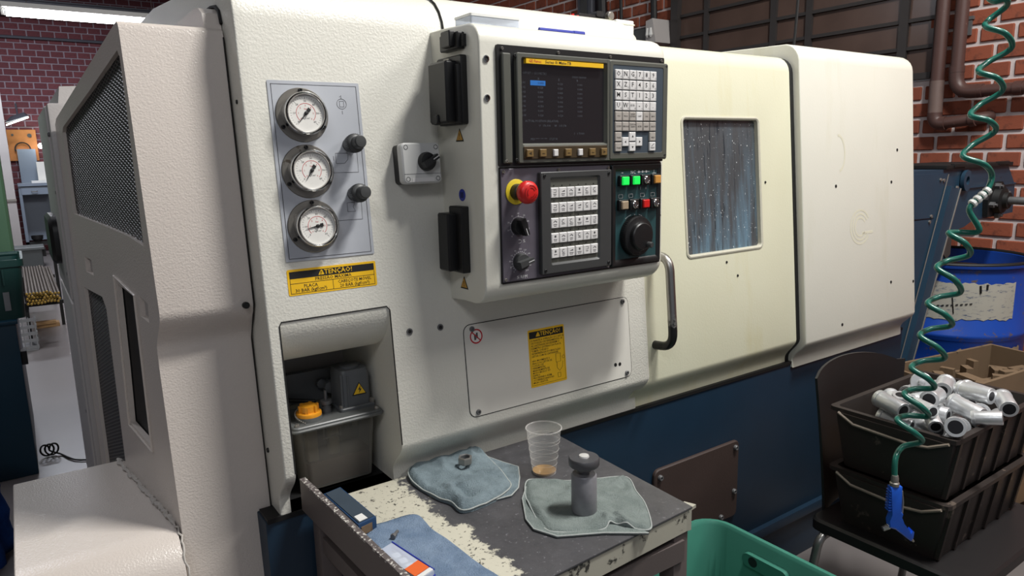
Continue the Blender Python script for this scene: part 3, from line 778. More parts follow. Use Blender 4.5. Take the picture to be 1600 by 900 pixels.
# ------------------------------------------------------------------ left guard with mesh panels
def Yf(z, o): return (z-1.2)*TA - o*CA
gprof = [(Yf(.08, -.118), .08), (Yf(.62, -.113), .62), (Yf(1.0, -.106), 1.0), (Yf(1.03, -.104), 1.03)]
for i in range(1, 8):
    t = i/8; s = t*t*(3-2*t); gprof.append((Yf(1.03+.075*t, -.104+.044*s), 1.03+.075*t))
gprof += [(Yf(1.105, -.06), 1.105), (Yf(1.56, -.06), 1.56), (Yf(1.570, -.0620), 1.570), (Yf(1.575, -.068), 1.575), (.64, 1.452), (.66, 1.44), (.66, .08)]
gm = extr(gprof, [.172, .327], 0, 0, capl=False)
nv = len(gprof)
for q in range(nv): gm.v[q].x = GL(gm.v[q].y, 0, 0).x
holes = {'vent_mesh_upper': [(.114, 1.532), (.104, 1.520), (.100, 1.428), (.100, 1.328), (.095, 1.214), (.184, 1.225), (.317, 1.233), (.462, 1.240), (.590, 1.246), (.600, 1.256), (.600, 1.340), (.598, 1.420), (.585, 1.431), (.321, 1.486)],
         'vent_mesh_lower': [(.590, 1.083), (.435, 1.082), (.412, 1.060), (.420, .724), (.606, .658), (.606, .793)],
         'opening': [(.309, 1.128), (.192, 1.114), (.190, 1.082), (.199, .825), (.335, .836), (.322, .95)],
         'l1': [(.547, 1.157), (.488, 1.154), (.484, 1.121), (.549, 1.123)],
         'l2': [(.162, 1.122), (.113, 1.113), (.117, 1.078), (.167, 1.083)]}
plate_holes(gm, GL, gprof, [h for k, h in holes.items() if k != 'opening']+[holes['opening']], .010)
gd = part('end_guard', gm, M_GUARD, 'cream left end guard with wire mesh vents')
for key in ('vent_mesh_upper', 'vent_mesh_lower'):
    part('mesh_screen', MB().poly(GL, holes[key], -.010, -.007), M_MESH, 'black woven wire mesh', parent=gd)
part('black_infill', MB().box(GL, .17, .36, .79, 1.15, -.11, -.012), M_BLACKM, parent=gd)  # black block behind the opening, standing for the shade inside the guard
h = [(.313, 1.140), (.187, 1.118), (.194, .816), (.341, .830)]
part('opening_rim', MB().tube([GL(y, z, .0005) for y, z in h], .0028, 6, closed=True), M_GUARD, parent=gd)
for key in ('l1', 'l2'): part('latch_pocket', MB().poly(GL, holes[key], -.016, -.009), M_CABINET, parent=gd)  # grey in place of cream deepens the shading in the pockets
part('guard_screw', MB().rev(FR, .312, 1.105, [(.006, -.061), (.006, -.052), (.004, -.050)], 12).rev(SIDE(.330), .052, 1.45, [(.004, -.001), (.0035, .002)], 10).rev(SIDE(.330), .055, .82, [(.005, -.001), (.004, .003)], 10), M_BLACKM, parent=gd)
part('guard_seam', MB().tube([(.3265, Yf(z, -.061)-.002, z) for z in (1.56, 1.3, 1.1)]+[(.3265, Yf(z, -.105)-.002, z) for z in (1.03, .9, .3)], .0012, 6), M_SEAM, parent=gd)
pmid = [(Yf(1.4, -.072), 1.4), (Yf(1.58, -.072), 1.58), (Yf(1.60, -.080), 1.602), (Yf(1.61, -.10), 1.613), (Yf(1.6, -.13), 1.617), (1.2, 1.622), (1.2, 1.4)]
part('inner_end_panel', extr(pmid, [.300, .3285]), M_GUARD, parent=gd)
part('panel_gap', MB().tube([(.3285, y-.003, z+.004) for y, z in pmid[1:6]], .0034, 6), M_SEAM, parent=gd)

# low box at the left end and the rear cabinet
hp = [(.015, .05), (.015, .61)]+[(.105-.09*cos(pi/2*i/8), .615+.09*sin(pi/2*i/8)) for i in range(1, 9)]+[(.478, .707), (.478, .05)]
sh = part('side_housing', extr(hp, [-.076, .165], .003, 0), M_GUARD, 'low cream housing in front of the end guard')
random.seed(5); bead = []
for k in range(61):
    y = .478-.37*k/45 if k <= 45 else .108-.09*sin(pi/2*(k-45)/15)
    z = .708 if k <= 45 else .618+.09*cos(pi/2*(k-45)/15)
    bead.append((GL(max(y, .075), 0, 0).x-.002+random.uniform(-.003, .002), y, z+random.uniform(-.001, .004)))
part('sealant_bead', MB().tube(bead, [random.uniform(.0025, .006) if k < 46 else .002 for k, _ in enumerate(bead)], 6), plain('ragged_sealant', 'b5afa8', .6, 0, .3, 150, .4), parent=sh)
cb = part('rear_cabinet', MB().box(UP, .083, .30, .67, 1.17, .05, 1.487), M_CABINET, 'grey rear electrical cabinet', bevel=.006)
part('cabinet_door', MB().box(SIDE(.083), .70, 1.16, 1.04, 1.482, -.002, .004), M_CABINET, parent=cb, bevel=.002)
part('cabinet_door', MB().box(SIDE(.083), .70, 1.16, .08, 1.03, -.002, .004), M_CABINET, parent=cb, bevel=.002)
part('cabinet_handle', MB().rrect(SIDE(.080), .86, 1.14, 1.105, 1.225, .04, 0, .020, .008), M_BLACKP, 'black grip handle', parent=cb)
part('top_box', MB().add([(.10, .67, 1.455), (.30, .67, 1.455), (.30, 1.2, 1.455), (.10, 1.2, 1.455), (.112, .69, 1.525), (.30, .69, 1.535), (.30, 1.2, 1.535), (.112, 1.2, 1.525)], [(3, 2, 1, 0), (4, 5, 6, 7), (0, 1, 5, 4), (1, 2, 6, 5), (2, 3, 7, 6), (3, 0, 4, 7)]), M_CABINET, parent=cb)
mb = MB()
for y, z in ((.72, 1.29), (.70, 1.42), (.72, 1.10), (.72, .76)): screw(mb, SIDE(.083), y, z, .005, .002, .003)
part('cabinet_screw', mb, M_DARKSTEEL, parent=cb)

# ------------------------------------------------------------------ lubrication tank in the recess
tk = part('lubrication_tank', MB().loops([[Vector((x, y, z)) for x, y in rr(a, b, c, d, .012, 4)] for a, b, c, d, z in ((.400, .536, .058, .135, .715), (.396, .540, .055, .138, .78), (.390, .546, .052, .142, .846))], True, False), M_TANK, 'translucent grey plastic oil tank with grey lid', smooth=40)
part('tank_oil', MB().loops([[Vector((x, y, z)) for x, y in rr(a, b, c, d, .010, 4)] for a, b, c, d, z in ((.404, .532, .062, .131, .718), (.401, .535, .060, .133, .768))]), M_OIL, 'brown oil', parent=tk)
part('tank_lid', MB().rrect(UP, .374, .556, .036, .150, .010, .846, .855, .002), M_TANKLID, parent=tk)
part('lid_rim', MB().tube([Vector((x, y, .847)) for x, y in rr(.374, .556, .036, .150, .010, 4)], .0035, 6, closed=True), M_TANKLID, parent=tk)
mb = MB()
for x, y in ((.384, .046), (.546, .046), (.546, .138), (.386, .138)): screw(mb, UP, x, y, .0045, .855, .005)
part('lid_screw', mb, M_STEEL, parent=tk)
part('strainer', MB().rrect(UP, .408, .430, .070, .090, .004, .752, .846).rrect(UP, .455, .478, .078, .098, .008, .735, .846), M_FLOAT, parent=tk)
part('float_bar', MB().tube([(.44, .064, .838), (.44, .064, .812), (.474, .064, .812), (.474, .064, .838)], .0025, 6).tube([(.505, .066, .845), (.505, .066, .822)], .006, 8), M_STEEL, parent=tk)
part('filler_neck', MB().rev(UP, .4165, .072, [(.0255, .853), (.0245, .864)], 28), M_TANKLID, parent=tk)
cap = MB().rev(UP, .4165, .072, [(.0240, .862), (.0245, .868), (.0235, .871), (.017, .872), (.016, .884), (.010, .886)], 28)
for k in range(6):
    a = 2*pi*k/6; D = lambda x, y, o, a=a: Vector((.4165+x*cos(a)-y*sin(a), .072+x*sin(a)+y*cos(a), o))
    cap.box(D, .006, .0195, -.003, .003, .870, .8845)
part('filler_cap', cap, M_ORANGE, 'orange filler cap', parent=tk, smooth=30)
bead = bmesh.new(); bmesh.ops.create_icosphere(bead, subdivisions=1, radius=.0020); bv = [v.co.copy() for v in bead.verts]; bf = [tuple(v.index for v in f.verts) for f in bead.faces]; bead.free()
mb = MB()
for k in range(20):
    a = radians(70+k*8.5); p = Vector((.4165+.027*cos(a), .072+.027*sin(a)-.004, .878-.020*(k/19)**1.5))
    mb.add([v+p for v in bv], bf)
part('bead_chain', mb, M_STEEL, 'steel bead chain', parent=tk)
mh = MB().loops([[Vector((x, y, z)) for x, y in rr(a, b, c, d, .010, 4)] for a, b, c, d, z in ((.484, .548, .072, .138, .862), (.485, .547, .073, .137, .925), (.488, .544, .076, .134, .935))])
mh.rrect(UP, .478, .553, .064, .145, .006, .854, .862, .002); mh.rev(UP, .516, .105, [(.020, .934), (.020, .939), (.017, .940)], 24)
mh.box(UP, .4835, .4875, .0715, .0745, .862, .93); mh.box(UP, .497, .500, .0705, .0735, .862, .925)
mo = part('pump_motor', mh, M_MOTOR, 'dark grey pump motor housing', parent=tk, smooth=40)
TF = FACE(.0722)
mb = triangle(MB(), TF, .522, .894, .026, 0, .0012); part('hazard_triangle', mb, M_INK, parent=tk)
mb = triangle(MB(), TF, .522, .8943, .0215, .001, .0018); part('hazard_triangle', mb, M_LABELYEL, 'yellow lightning hazard triangle', parent=tk)
part('lettering', MB().poly(TF, [(.5245, .902), (.519, .893), (.5225, .8935), (.5205, .886), (.5265, .895), (.523, .8945)], .0018, .0022), M_INK, parent=tk)
part('pressure_fitting', MB().rev(UP, .458, .090, [(.010, .854), (.010, .866), (.008, .867), (.008, .872), (.012, .873), (.012, .880), (.003, .881), (.003, .900)], 12), M_DARKSTEEL, parent=tk)
part('pump_bolt', MB().rev(UP, .548, .072, [(.005, .862), (.005, .870), (.003, .871)], 6).rev(UP, .482, .072, [(.004, .862), (.004, .867)], 6), M_STEEL, parent=tk)
part('oil_hose', MB().tube(bend([(.362, .10, .80), (.366, .12, .93), (.385, .16, .955), (.43, .2, .965)], .02), .004, 8).tube([(.372, .10, .955), (.372, .10, .925)], .012, 10).tube(bend([(.36, .14, .89), (.40, .16, .872), (.45, .13, .868)], .02), .004, 8), M_BLACKM, parent=tk)
part('oil_hose', MB().tube([(.380, .13, .845), (.381, .13, .93)], .0035, 8), plain('clear_brown_hose', '7d6a50', .4, 0, .1), parent=tk)
part('back_fittings', MB().rrect(FACE(.19), .40, .55, .856, .92, .004, 0, .02).rev(FACE(.165), .475, .893, [(.010, 0), (.010, .01), (.004, .012)], 12).rev(FACE(.165), .49, .885, [(.014, 0), (.013, .02), (.006, .022)], 8), M_MOTOR, parent=tk)
part('recess_shelf', MB().rrect(FACE(.262), .352, .56, .90, .965, .003, 0, .012), M_CABINET, parent=tk)

# ------------------------------------------------------------------ control box
bp_ = []
zt, zb, yf = 1.583, 1.073, -.14
bp_ += [(.03, zb-.008), (-.06, zb)]
for i in range(7):
    a = pi/2*i/6; bp_.append((yf+.042-.042*sin(a), zb+.042-.042*cos(a)))
bp_ += [(yf, 1.3)]
for i in range(7):
    a = pi/2*i/6; bp_.append((yf+.036-.036*cos(a), zt-.036+.036*sin(a)))
bp_ += [(-.02, zt+.004), (.06, zt+.006), (.06, zb)]
cbx = part('control_box', extr(bp_, [.697, 1.180], .004, .032), M_COVER, 'cream control box with screen, keypads and emergency stop')
def sub(name, mb, mat, label=None, **kw):
    o = obj(name, mb, mat, cbx, **kw)
    if label: o['label'] = label
    return o
def copies(name, me, spots, parent=None, labels=None):
    for i, (x, z) in enumerate(spots):
        o = bpy.data.objects.new(name, me); COL.objects.link(o); o.parent = parent or cbx; o.location = (x, -.14, z)
        if labels: o['label'] = labels[i]
B0x = lambda x, y, o: Vector((x, -o, y))          # for meshes placed by location on the box face
sub('screen_surround', MB().rrect(BX, .731, 1.156, 1.331, 1.5445, .003, -.001, .005), M_BLACKP)
mb = MB()
for x in (.742, .870, 1.002, 1.147): screw(mb, BX, x, 1.538, .003, .005, .003)
for x in (.742, 1.151): screw(mb, BX, x, 1.340, .003, .012, .003)
sub('surround_screw', mb, M_STEEL)
sub('left_pillar', MB().rrect(BX, .739, .757, 1.336, 1.530, .002, .004, .012, .002), M_BEZEL)
# screen unit: a frame standing proud, with the glass set back in it
def frame(T, outer, inner, o0, o1, oin, ch=.0015):
    mb = MB(); (a, b, c, d, r), (e, f, g, h, q) = outer, inner
    R = lambda D, rad: rr(a+D, b-D, c+D, d-D, max(rad-D, .0005), 3)
    I = lambda D, rad: rr(e+D, f-D, g+D, h-D, max(rad-D, .0005), 3)
    mb.loops([[T(x, y, o) for x, y in ring] for ring, o in ((R(0, r), o0), (R(0, r), o1-ch), (R(ch, r), o1), (I(-.001, q), o1), (I(.004, q), oin))], False, False)
    return mb
sub('display_frame', frame(BX, (.768, 1.158, 1.3355, 1.532, .004), (.7785, .986, 1.3685, 1.5235, .003), .004, .0145, .006).box(BX, .9865, .9875, 1.337, 1.531, .0143, .0148), M_BEZEL, 'olive grey display frame', recalc=False)
sub('screen', MB().box(BX, .776, .988, 1.366, 1.526, .004, .0075), M_SCREEN, 'dark screen with faint rows of figures')
sub('name_strip', MB().box(BX, .788, .9755, 1.5140, 1.5222, .007, .0152), M_LABELYEL, 'yellow name strip above the screen')
sub('lettering', MB().text(BX, 'GE Fanuc', .8085, 1.5181, .0052, .0154, sx=1.0, bold=.015), M_INKRED, recalc=False)
sub('lettering', MB().text(BX, 'Series 0i Mate-TB', .8625, 1.5181, .0054, .0154, sx=1.12, bold=.015), M_INK, recalc=False)
SX = lambda bx: .779+(bx-528)*.000422
SZ = lambda by: 1.5215-(by-275)*.000306
mb = MB(); random.seed(11)
mb.text(BX, 'OFFSET / GEOMETRY', SX(608), SZ(352), .0042, .0077); mb.text(BX, 'O0000 N00000', SX(860), SZ(362), .0040, .0077)
for c, x in (('X', 628), ('Z', 742), ('R', 850)): mb.text(BX, c, SX(x), SZ(383), .0040, .0077)
for i in range(8):
    y = SZ(408+27.2*i)
    mb.text(BX, 'G %02d' % (i+1), SX(543), y, .0040, .0077)
    for x in (638, 750, 865):
        if i == 0 and x == 638: continue
        mb.text(BX, random.choice(['0.000', '0.000', '-0.350', '0.120', '0.000']), SX(x), y, .0040, .0077)
mb.text(BX, 'ACTUAL POSITION (RELATIVE)', SX(645), SZ(632), .0040, .0077)
mb.text(BX, 'U   176.914      W   115.578', SX(705), SZ(660), .0040, .0077); mb.text(BX, 'S   0 T0000', SX(860), SZ(708), .0040, .0077)
mb.text(BX, 'MDI **** *** ***   17:27:14', SX(655), SZ(740), .0040, .0077)
sub('screen_lettering', mb, plain('dim_screen_figures', '3d4046', .5, 0, 0, emit=.35), recalc=False)
sub('screen_highlight', MB().box(BX, SX(583), SX(666), SZ(422), SZ(393), .0074, .0077), M_SCRBLUE, 'blue highlighted field')
sub('screen_lettering', MB().text(BX, '0.000', SX(640), SZ(408), .0044, .0079), M_INK, recalc=False)
sub('soft_key_bar', MB().rrect(BX, .7785, .985, 1.3425, 1.3665, .002, .013, .0165, .001), M_SOFTBAR)
k1 = MB().rrect(B0x, -.0078, .0078, -.0072, .0072, .001, .0155, .0205, .0012)
me1 = k1.mesh('soft_key', M_KEYBROWN); me1.name = 'soft_key'
me2 = MB().rrect(B0x, -.0055, .0055, -.0065, .0065, .001, .0155, .0205, .0012).mesh('soft_key', M_KEYW)
copies('soft_key', me1, [(.7905+.0306*i, 1.3535) for i in (0, 1, 3, 5, 6)])
copies('soft_key', me2, [(.7905+.0306*i, 1.3535) for i in (2, 4)])
mb = MB()
for i in (0, 6): mb.poly(BX, [(.7905+.0306*i+s*.003, 1.3535+t) for s, t in (((-1, 0), (1, -.003), (1, .003)) if i == 0 else ((1, 0), (-1, .003), (-1, -.003)))], .0205, .0208)
for i in (1, 3, 5): mb.box(BX, .7905+.0306*i-.003, .7905+.0306*i+.003, 1.352, 1.3532, .0205, .0208)
sub('lettering', mb, M_SOFTBAR, recalc=False)
# letter and number keypad
KX0, KX1, KZ0, KZ1 = 1.001, 1.1435, 1.3505, 1.522
sub('keypad_frame', frame(BX, (.992, 1.157, 1.338, 1.5305, .003), (KX0, 1.142, KZ0, KZ1, .003), .0140, .0160, .007), M_BEZEL, recalc=False)
sub('keypad_plate', MB().box(BX, KX0-.003, 1.145, KZ0-.003, KZ1+.003, .012, .0152), plain('slate_keypad', '3b4650', .5, 0, .1))
kw = MB().rrect(B0x, -.0091, .0091, -.0091, .0091, .001, .0148, .0190, .0012).mesh('key', M_KEYW)
kg = MB().rrect(B0x, -.0091, .0091, -.0091, .0091, .001, .0148, .0190, .0012).mesh('key', M_KEYG)
px, pz = .01945, .0203; kx0, kz0 = 1.0135, 1.5045
rows = ['ONG789', 'XZF456', 'MST123', 'UWE-0.']
sm = ['PQRABC', 'CYL[]D', 'IKJ,#=', 'HVB+*/']
mb = MB()
W_, G_ = [], []
for r in range(4):
    for c in range(6):
        x, z = kx0+c*px, kz0-r*pz; W_.append((x, z))
        ch = rows[r][c]
        if ch == 'E': mb.text(BX, 'EOB', x-.0012, z+.001, .0042, .0192, bold=.01)
        else: mb.text(BX, ch, x-.0012, z+.0008, .0092, .0192, bold=.012)
        mb.text(BX, sm[r][c], x+.0058, z-.0050, .0034, .0192)
gl = [['POS', 'PROG', 'OFFSET\nSETTING', 'SHIFT', 'CAN', 'INPUT'], ['SYSTEM', 'MESSAGE', 'CUSTOM\nGRAPH', 'ALTER', 'INSERT', 'DELETE']]
for r in range(2):
    for c in range(6):
        x, z = kx0+c*px, kz0-(4+r)*pz; (W_ if (r, c) == (0, 3) else G_).append((x, z))
        mb.text(BX, gl[r][c], x, z+(.0015 if '\n' in gl[r][c] else 0), .0030, .0192, bold=.008, sx=.9)
G_.append((kx0, kz0-6*pz)); G_.append((kx0, kz0-7*pz)); G_.append((kx0+5*px, kz0-6*pz)); W_.append((kx0+5*px, kz0-7*pz))
W_ += [(kx0+2*px, kz0-6*pz), (kx0+2*px, kz0-7*pz), (kx0+px, kz0-6.5*pz), (kx0+3*px, kz0-6.5*pz)]
for (cx, cz), s in (((kx0, kz0-6*pz), 'PAGE'), ((kx0, kz0-7*pz), 'PAGE'), ((kx0+5*px, kz0-6*pz), 'HELP')): mb.text(BX, s, cx, cz-.002, .0032, .0192, bold=.01)
mb.text(BX, 'RESET', kx0+5*px, kz0-7*pz-.003, .0030, .0192, bold=.01); mb.tube([BX(kx0+5*px-.004, kz0-7*pz+.0005, .0191), BX(kx0+5*px+.004, kz0-7*pz+.006, .0191)], .0005, 4)
for (cx, cz), (dx, dz) in (((kx0+2*px, kz0-6*pz), (0, 1)), ((kx0+2*px, kz0-7*pz), (0, -1)), ((kx0+px, kz0-6.5*pz), (-1, 0)), ((kx0+3*px, kz0-6.5*pz), (1, 0))):
    mb.poly(BX, [(cx+dx*.003, cz+dz*.003), (cx-dx*.001-dz*.0025, cz-dz*.001+dx*.0025), (cx-dx*.001+dz*.0025, cz-dz*.001-dx*.0025)], .0190, .0193)
copies('key', kw, W_); copies('key', kg, G_)
sub('lettering', mb, M_INK, recalc=False)
mb = MB()
for x, z in ((1.152, 1.526), (1.150, 1.344), (.763, 1.342), (.763, 1.526)): screw(mb, BX, x, z, .003, .0145, .002)
sub('frame_screw', mb, M_BLACKM)

# lower left: emergency stop, override knobs, machine keypad
sub('lower_backing', MB().rrect(BX, .7315, 1.1535, 1.1115, 1.3295, .003, -.001, .003), M_BLACKP)
sub('lower_panel', MB().rrect(BX, .7335, 1.0025, 1.1150, 1.3265, .002, .002, .005, .001), M_PURPLE, 'purple grey operator panel')
mb = MB()
for x, z in ((.739, 1.321), (.739, 1.120), (.997, 1.321), (.996, 1.120), (.868, 1.321), (1.012, 1.321), (1.145, 1.321), (1.012, 1.121), (1.145, 1.121), (1.148, 1.215), (1.010, 1.215)): screw(mb, BX, x, z, .0032, .005, .003)
sub('panel_screw', mb, M_STEEL)
EX, EZ = .7665, 1.2835
sub('emergency_plate', MB().rev(BX, EX, EZ, [(.0235, .004), (.0235, .0065), (.0225, .007)], 32), plain('emergency_yellow', 'd9c02a', .45, 0, .12, 40), 'round yellow plate behind the emergency stop')
sub('emergency_collar', MB().rev(BX, EX, EZ, [(.0150, .006), (.0150, .024), (.0125, .026), (.0115, .036)], 24), M_BLACKP)
sub('emergency_button', MB().rev(BX, EX, EZ, [(.0120, .030), (.0195, .034), (.0212, .040), (.0205, .047), (.0170, .0515), (.0090, .0530), (.002, .0533)], 32), M_RED, 'red mushroom emergency stop button', smooth=60)
mb = MB()
for k in range(3):
    a0 = radians(20+120*k)
    for r in (.0120, .0075): mb.loops([[BX(EX+q*cos(a0+i*.13), EZ+q*sin(a0+i*.13), .0537-.09*(q-.006)) for i in range(12)] for q in (r, r+.0016)], False, False, closed=False)
sub('relief_arrow', mb, M_REDLET, recalc=False)
for kx, kz, col, ang, n, nm in ((.7705, 1.219, M_BLACKP, -70, 9, 'knob'), (.7735, 1.1515, M_DARKGREY, 15, 21, 'knob')):
    a = radians(ang); D = lambda x, y, o: BX(kx+x*cos(a)-y*sin(a), kz+x*sin(a)+y*cos(a), o)
    sub('override_knob', MB().rev(BX, kx, kz, [(.0165, .005), (.0160, .012), (.0150, .016), (.0145, .017)], 24).poly(D, [(-.0155, -.006), (.0165, -.0045), (.0165, .0045), (-.0155, .006)], .015, .029), col, ('black' if n == 9 else 'grey')+' override knob', smooth=30)
    mb = MB()
    for k in range(n):
        b = radians(230-280*k/(n-1)); Q = lambda x, y, o, b=b: BX(kx+x*cos(b)-y*sin(b), kz+x*sin(b)+y*cos(b), o)
        mb.box(Q, .0185, .0205, -.0003, .0003, .0050, .0053)
        if k % (1 if n == 9 else 2) == 0: mb.text(BX, str(k*10), kx+.0240*cos(b), kz+.0240*sin(b), .0032, .0053)
    mb.loops([[BX(kx+r*cos(radians(230-280*i/30)), kz+r*sin(radians(230-280*i/30)), .0053) for i in range(31)] for r in (.0186, .0182)], False, False, closed=False)
    mb.box(D, .003, .0164, -.0006, .0006, .0290, .0293)
    if n == 9: mb.tube([BX(.772+.005*cos(t), 1.190+.0035*sin(t), .0052) for t in (2.0, 1.2, .4, -.4, -1.2, -2.0)], .0005, 4); mb.text(BX, '%', .783, 1.190, .0060, .0053)
    else: mb.text(BX, '% RPM', .777, 1.1215, .0062, .0053)
    sub('lettering', mb, M_INKWHITE, recalc=False)
sub('machine_keypad_frame', frame(BX, (.8175, .9985, 1.1215, 1.318, .003), (.841, .966, 1.139, 1.307, .003), .004, .0155, .0105), M_DARKGREY, 'dark grey frame of the machine keypad', recalc=False)
sub('machine_keypad_plate', MB().box(BX, .837, .970, 1.135, 1.311, .004, .0115), M_BEZEL)
mb = MB()
for x, z in ((.826, 1.311), (.990, 1.311), (.990, 1.129), (.826, 1.129)): screw(mb, BX, x, z, .0032, .0155, .002)
sub('frame_screw', mb, M_BLACKM)
cols = [.8512, .8714, .8914, .9124, .9322, .9522]; km = MB().rrect(B0x, -.0094, .0094, -.0098, .0098, .001, .011, .0150, .0012).mesh('machine_key', M_KEYW)
copies('machine_key', km, [(c, 1.278-.02925*r) for r in range(5) for c in cols])
mb = MB(); random.seed(21); ld = MB()
for r in range(5):
    for i, c in enumerate(cols):
        z = 1.278-.02925*r; k = random.randint(0, 4)
        if k == 0: mb.tube([BX(c+.0035*cos(t), z+.0030+.0030*sin(t), .0151) for t in [q*.5 for q in range(2, 12)]], .0005, 4)
        elif k == 1: mb.box(BX, c-.0035, c+.0035, z+.0008, z+.0014, .015, .0153); mb.box(BX, c-.0035, c+.0035, z+.0056, z+.0062, .015, .0153); mb.box(BX, c+.0028, c+.0035, z+.0008, z+.006, .015, .0153)
        elif k == 2: mb.poly(BX, [(c-.004, z+.0015), (c+.004, z+.0045), (c+.004, z+.0015)], .015, .0153)
        elif k == 3: mb.tube([BX(c-.004, z+.002, .0151), BX(c, z+.005, .0151), BX(c+.004, z+.002, .0151)], .0006, 4)
        else: mb.box(BX, c-.002, c+.002, z+.0015, z+.0055, .015, .0153)
        w = random.uniform(.003, .0055); mb.box(BX, c-w, c+w, z-.0030, z-.0020, .015, .0153)
        if random.random() < .7: mb.box(BX, c-w*.8, c+w*.8, z-.0058, z-.0050, .015, .0153)
        ld.rev(BX, c, z+.0135, [(.0013, .0113), (.0012, .0122)], 6)
sub('key_symbols', mb, M_INKGREY, recalc=False)
sub('indicator', ld, M_BLACKM)

# lower right: lit buttons and hand wheel
sub('teal_panel', MB().rrect(BX, 1.0065, 1.1500, 1.1155, 1.3260, .002, .002, .005, .001), M_TEAL, 'teal panel with buttons and hand wheel')
sub('teal_panel_rim', frame(BX, (1.0065, 1.150, 1.1155, 1.326, .003), (1.015, 1.142, 1.125, 1.317, .003), .003, .0085, .005), M_BLACKP, recalc=False)
bb = MB().rrect(B0x, -.0130, .0130, -.0110, .0110, .002, .004, .014, .0015).mesh('button_body', M_BLACKP)
spots = [(1.037+.031*i, 1.2935) for i in range(4)]+[(1.035+.031*i, 1.2435) for i in range(4)]
copies('button_body', bb, spots)
bc = [(M_GREENLIT, 'green lit button'), (M_GREENLIT, 'second green lit button'), None, (M_AMBER, 'amber button'), (M_BEIGE, 'beige button'), None, (M_RED, 'red square button'), None]
for (x, z), m in zip(spots, bc):
    if m: sub('button_cap', MB().rrect(BX, x-.0092, x+.0092, z-.0085, z+.0085, .0015, .0135, .0185, .0015), m[0], m[1])
    else: sub('key_switch', MB().rev(BX, x, z, [(.0085, .0135), (.0085, .0165), (.0070, .018), (.0060, .018), (.0060, .0165)], 20).box(BX, x-.0006, x+.0006, z-.0045, z+.0045, .0160, .0186), M_CHROME, 'round key switch')
mb = MB()
for (x, z), s in zip(spots, ('~', 'NC', None, None, None, None, None, None)):
    if s: mb.text(BX, s, x, z+.0165, .0070, .0053, bold=.01)
for i in range(3): mb.rev(BX, 1.085+.011*i, 1.3105, [(.0026, .005), (.0024, .0053)], 10)
mb.box(BX, 1.080, 1.116, 1.3100, 1.3108, .005, .0054); mb.box(BX, 1.124, 1.136, 1.3060, 1.3068, .005, .0054); mb.box(BX, 1.124, 1.136, 1.3136, 1.3144, .005, .0054); mb.box(BX, 1.1295, 1.1303, 1.306, 1.314, .005, .0054)
mb.text(BX, '1     0', 1.098, 1.2755, .0060, .0053)
for x in (1.033, 1.062, 1.096, 1.127):
    mb.box(BX, x-.006, x+.006, 1.2575, 1.2582, .005, .0054); mb.box(BX, x-.006, x+.006, 1.2648, 1.2655, .005, .0054); mb.box(BX, x-.006, x-.0053, 1.2575, 1.2655, .005, .0054); mb.box(BX, x+.0053, x+.006, 1.2575, 1.2655, .005, .0054)
sub('lettering', mb, M_INKWHITE, recalc=False)
HX, HZ = 1.0735, 1.1765
wh = sub('hand_wheel', MB().rev(BX, HX, HZ, [(.0425, .005), (.0425, .016), (.0405, .020), (.0330, .021), (.0300, .022), (.0290, .030), (.0270, .0325), (.0120, .0335)], 48), M_BLACKP, 'round black hand wheel', smooth=28)
mb = MB()
for k in range(60):
    a = 2*pi*k/60; D = lambda x, y, o, a=a: BX(HX+x*cos(a)-y*sin(a), HZ+x*sin(a)+y*cos(a), o)
    mb.box(D, .0418, .0434, -.0009, .0009, .006, .0155)
    if k % 3 == 0: mb.box(D, .0345, .0385, -.0003, .0003, .0200, .0207)
sub('wheel_knurl', mb, M_BLACKM, smooth=0)
sub('crank_knob', MB().rev(BX, HX+.014, HZ-.018, [(.0065, .031), (.0065, .041), (.0050, .044)], 16), M_DARKGREY)
mb = MB().poly(BX, [(HX-.002, HZ+.0455), (HX+.002, HZ+.0455), (HX, HZ+.0435)], .005, .0055)
mb.tube([BX(HX+.046*cos(t), HZ+.046*sin(t), .0052) for t in (2.2, 2.0, 1.8)], .0005, 4).tube([BX(HX+.046*cos(t), HZ+.046*sin(t), .0052) for t in (1.3, 1.1, .9)], .0005, 4)
sub('lettering', mb, M_INKWHITE, recalc=False)

# things on the left face of the box, and screws on its front
mb = MB()
for z in (1.519, 1.452): mb.rev(BX, .711, z, [(.0062, -.001), (.0062, .002), (.0045, .0023), (.0040, .0005)], 16)
sub('socket_screw', mb, M_CHROME)
sub('socket_bore', MB().rev(BX, .711, 1.519, [(.0040, .0005), (.0040, .001)], 12).rev(BX, .711, 1.452, [(.0040, .0005), (.0040, .001)], 12), M_INK)
sub('socket_cover', MB().rrect(LS, -.092, -.026, 1.541, 1.571, .003, 0, .014, .002).rrect(LS, -.080, -.048, 1.545, 1.574, .003, .012, .024, .002).box(LS, -.099, -.092, 1.545, 1.566, 0, .008), M_BLACKP, 'small black socket cover', smooth=30)
sub('connector_cover', MB().rrect(LS, -.098, -.008, 1.408, 1.531, .005, 0, .012, .002).rrect(LS, -.080, -.012, 1.411, 1.522, .005, .010, .034, .004).rrect(LS, -.095, -.080, 1.411, 1.515, .002, .010, .018, .002).rrect(LS, -.05, -.03, 1.409, 1.428, .006, .03, .038, .002), M_BLACKP, 'tall black hinged connector cover', smooth=30)
sub('cover_latch', MB().rrect(LS, -.062, -.042, 1.521, 1.527, .001, .010, .016), M_STEEL)
sub('grip_cover', MB().rrect(LS, -.088, -.040, 1.131, 1.258, .003, 0, .016, .002).rrect(LS, -.066, -.026, 1.134, 1.245, .003, .004, .034, .003).box(LS, -.03, -.024, 1.140, 1.155, 0, .020), M_BLACKP, 'black finned cover low on the side', smooth=30)
mb = MB()
for y, z in ((-.0655, 1.389), (-.0635, 1.108)): triangle(mb, LS, y, z, .024, 0, .0008)
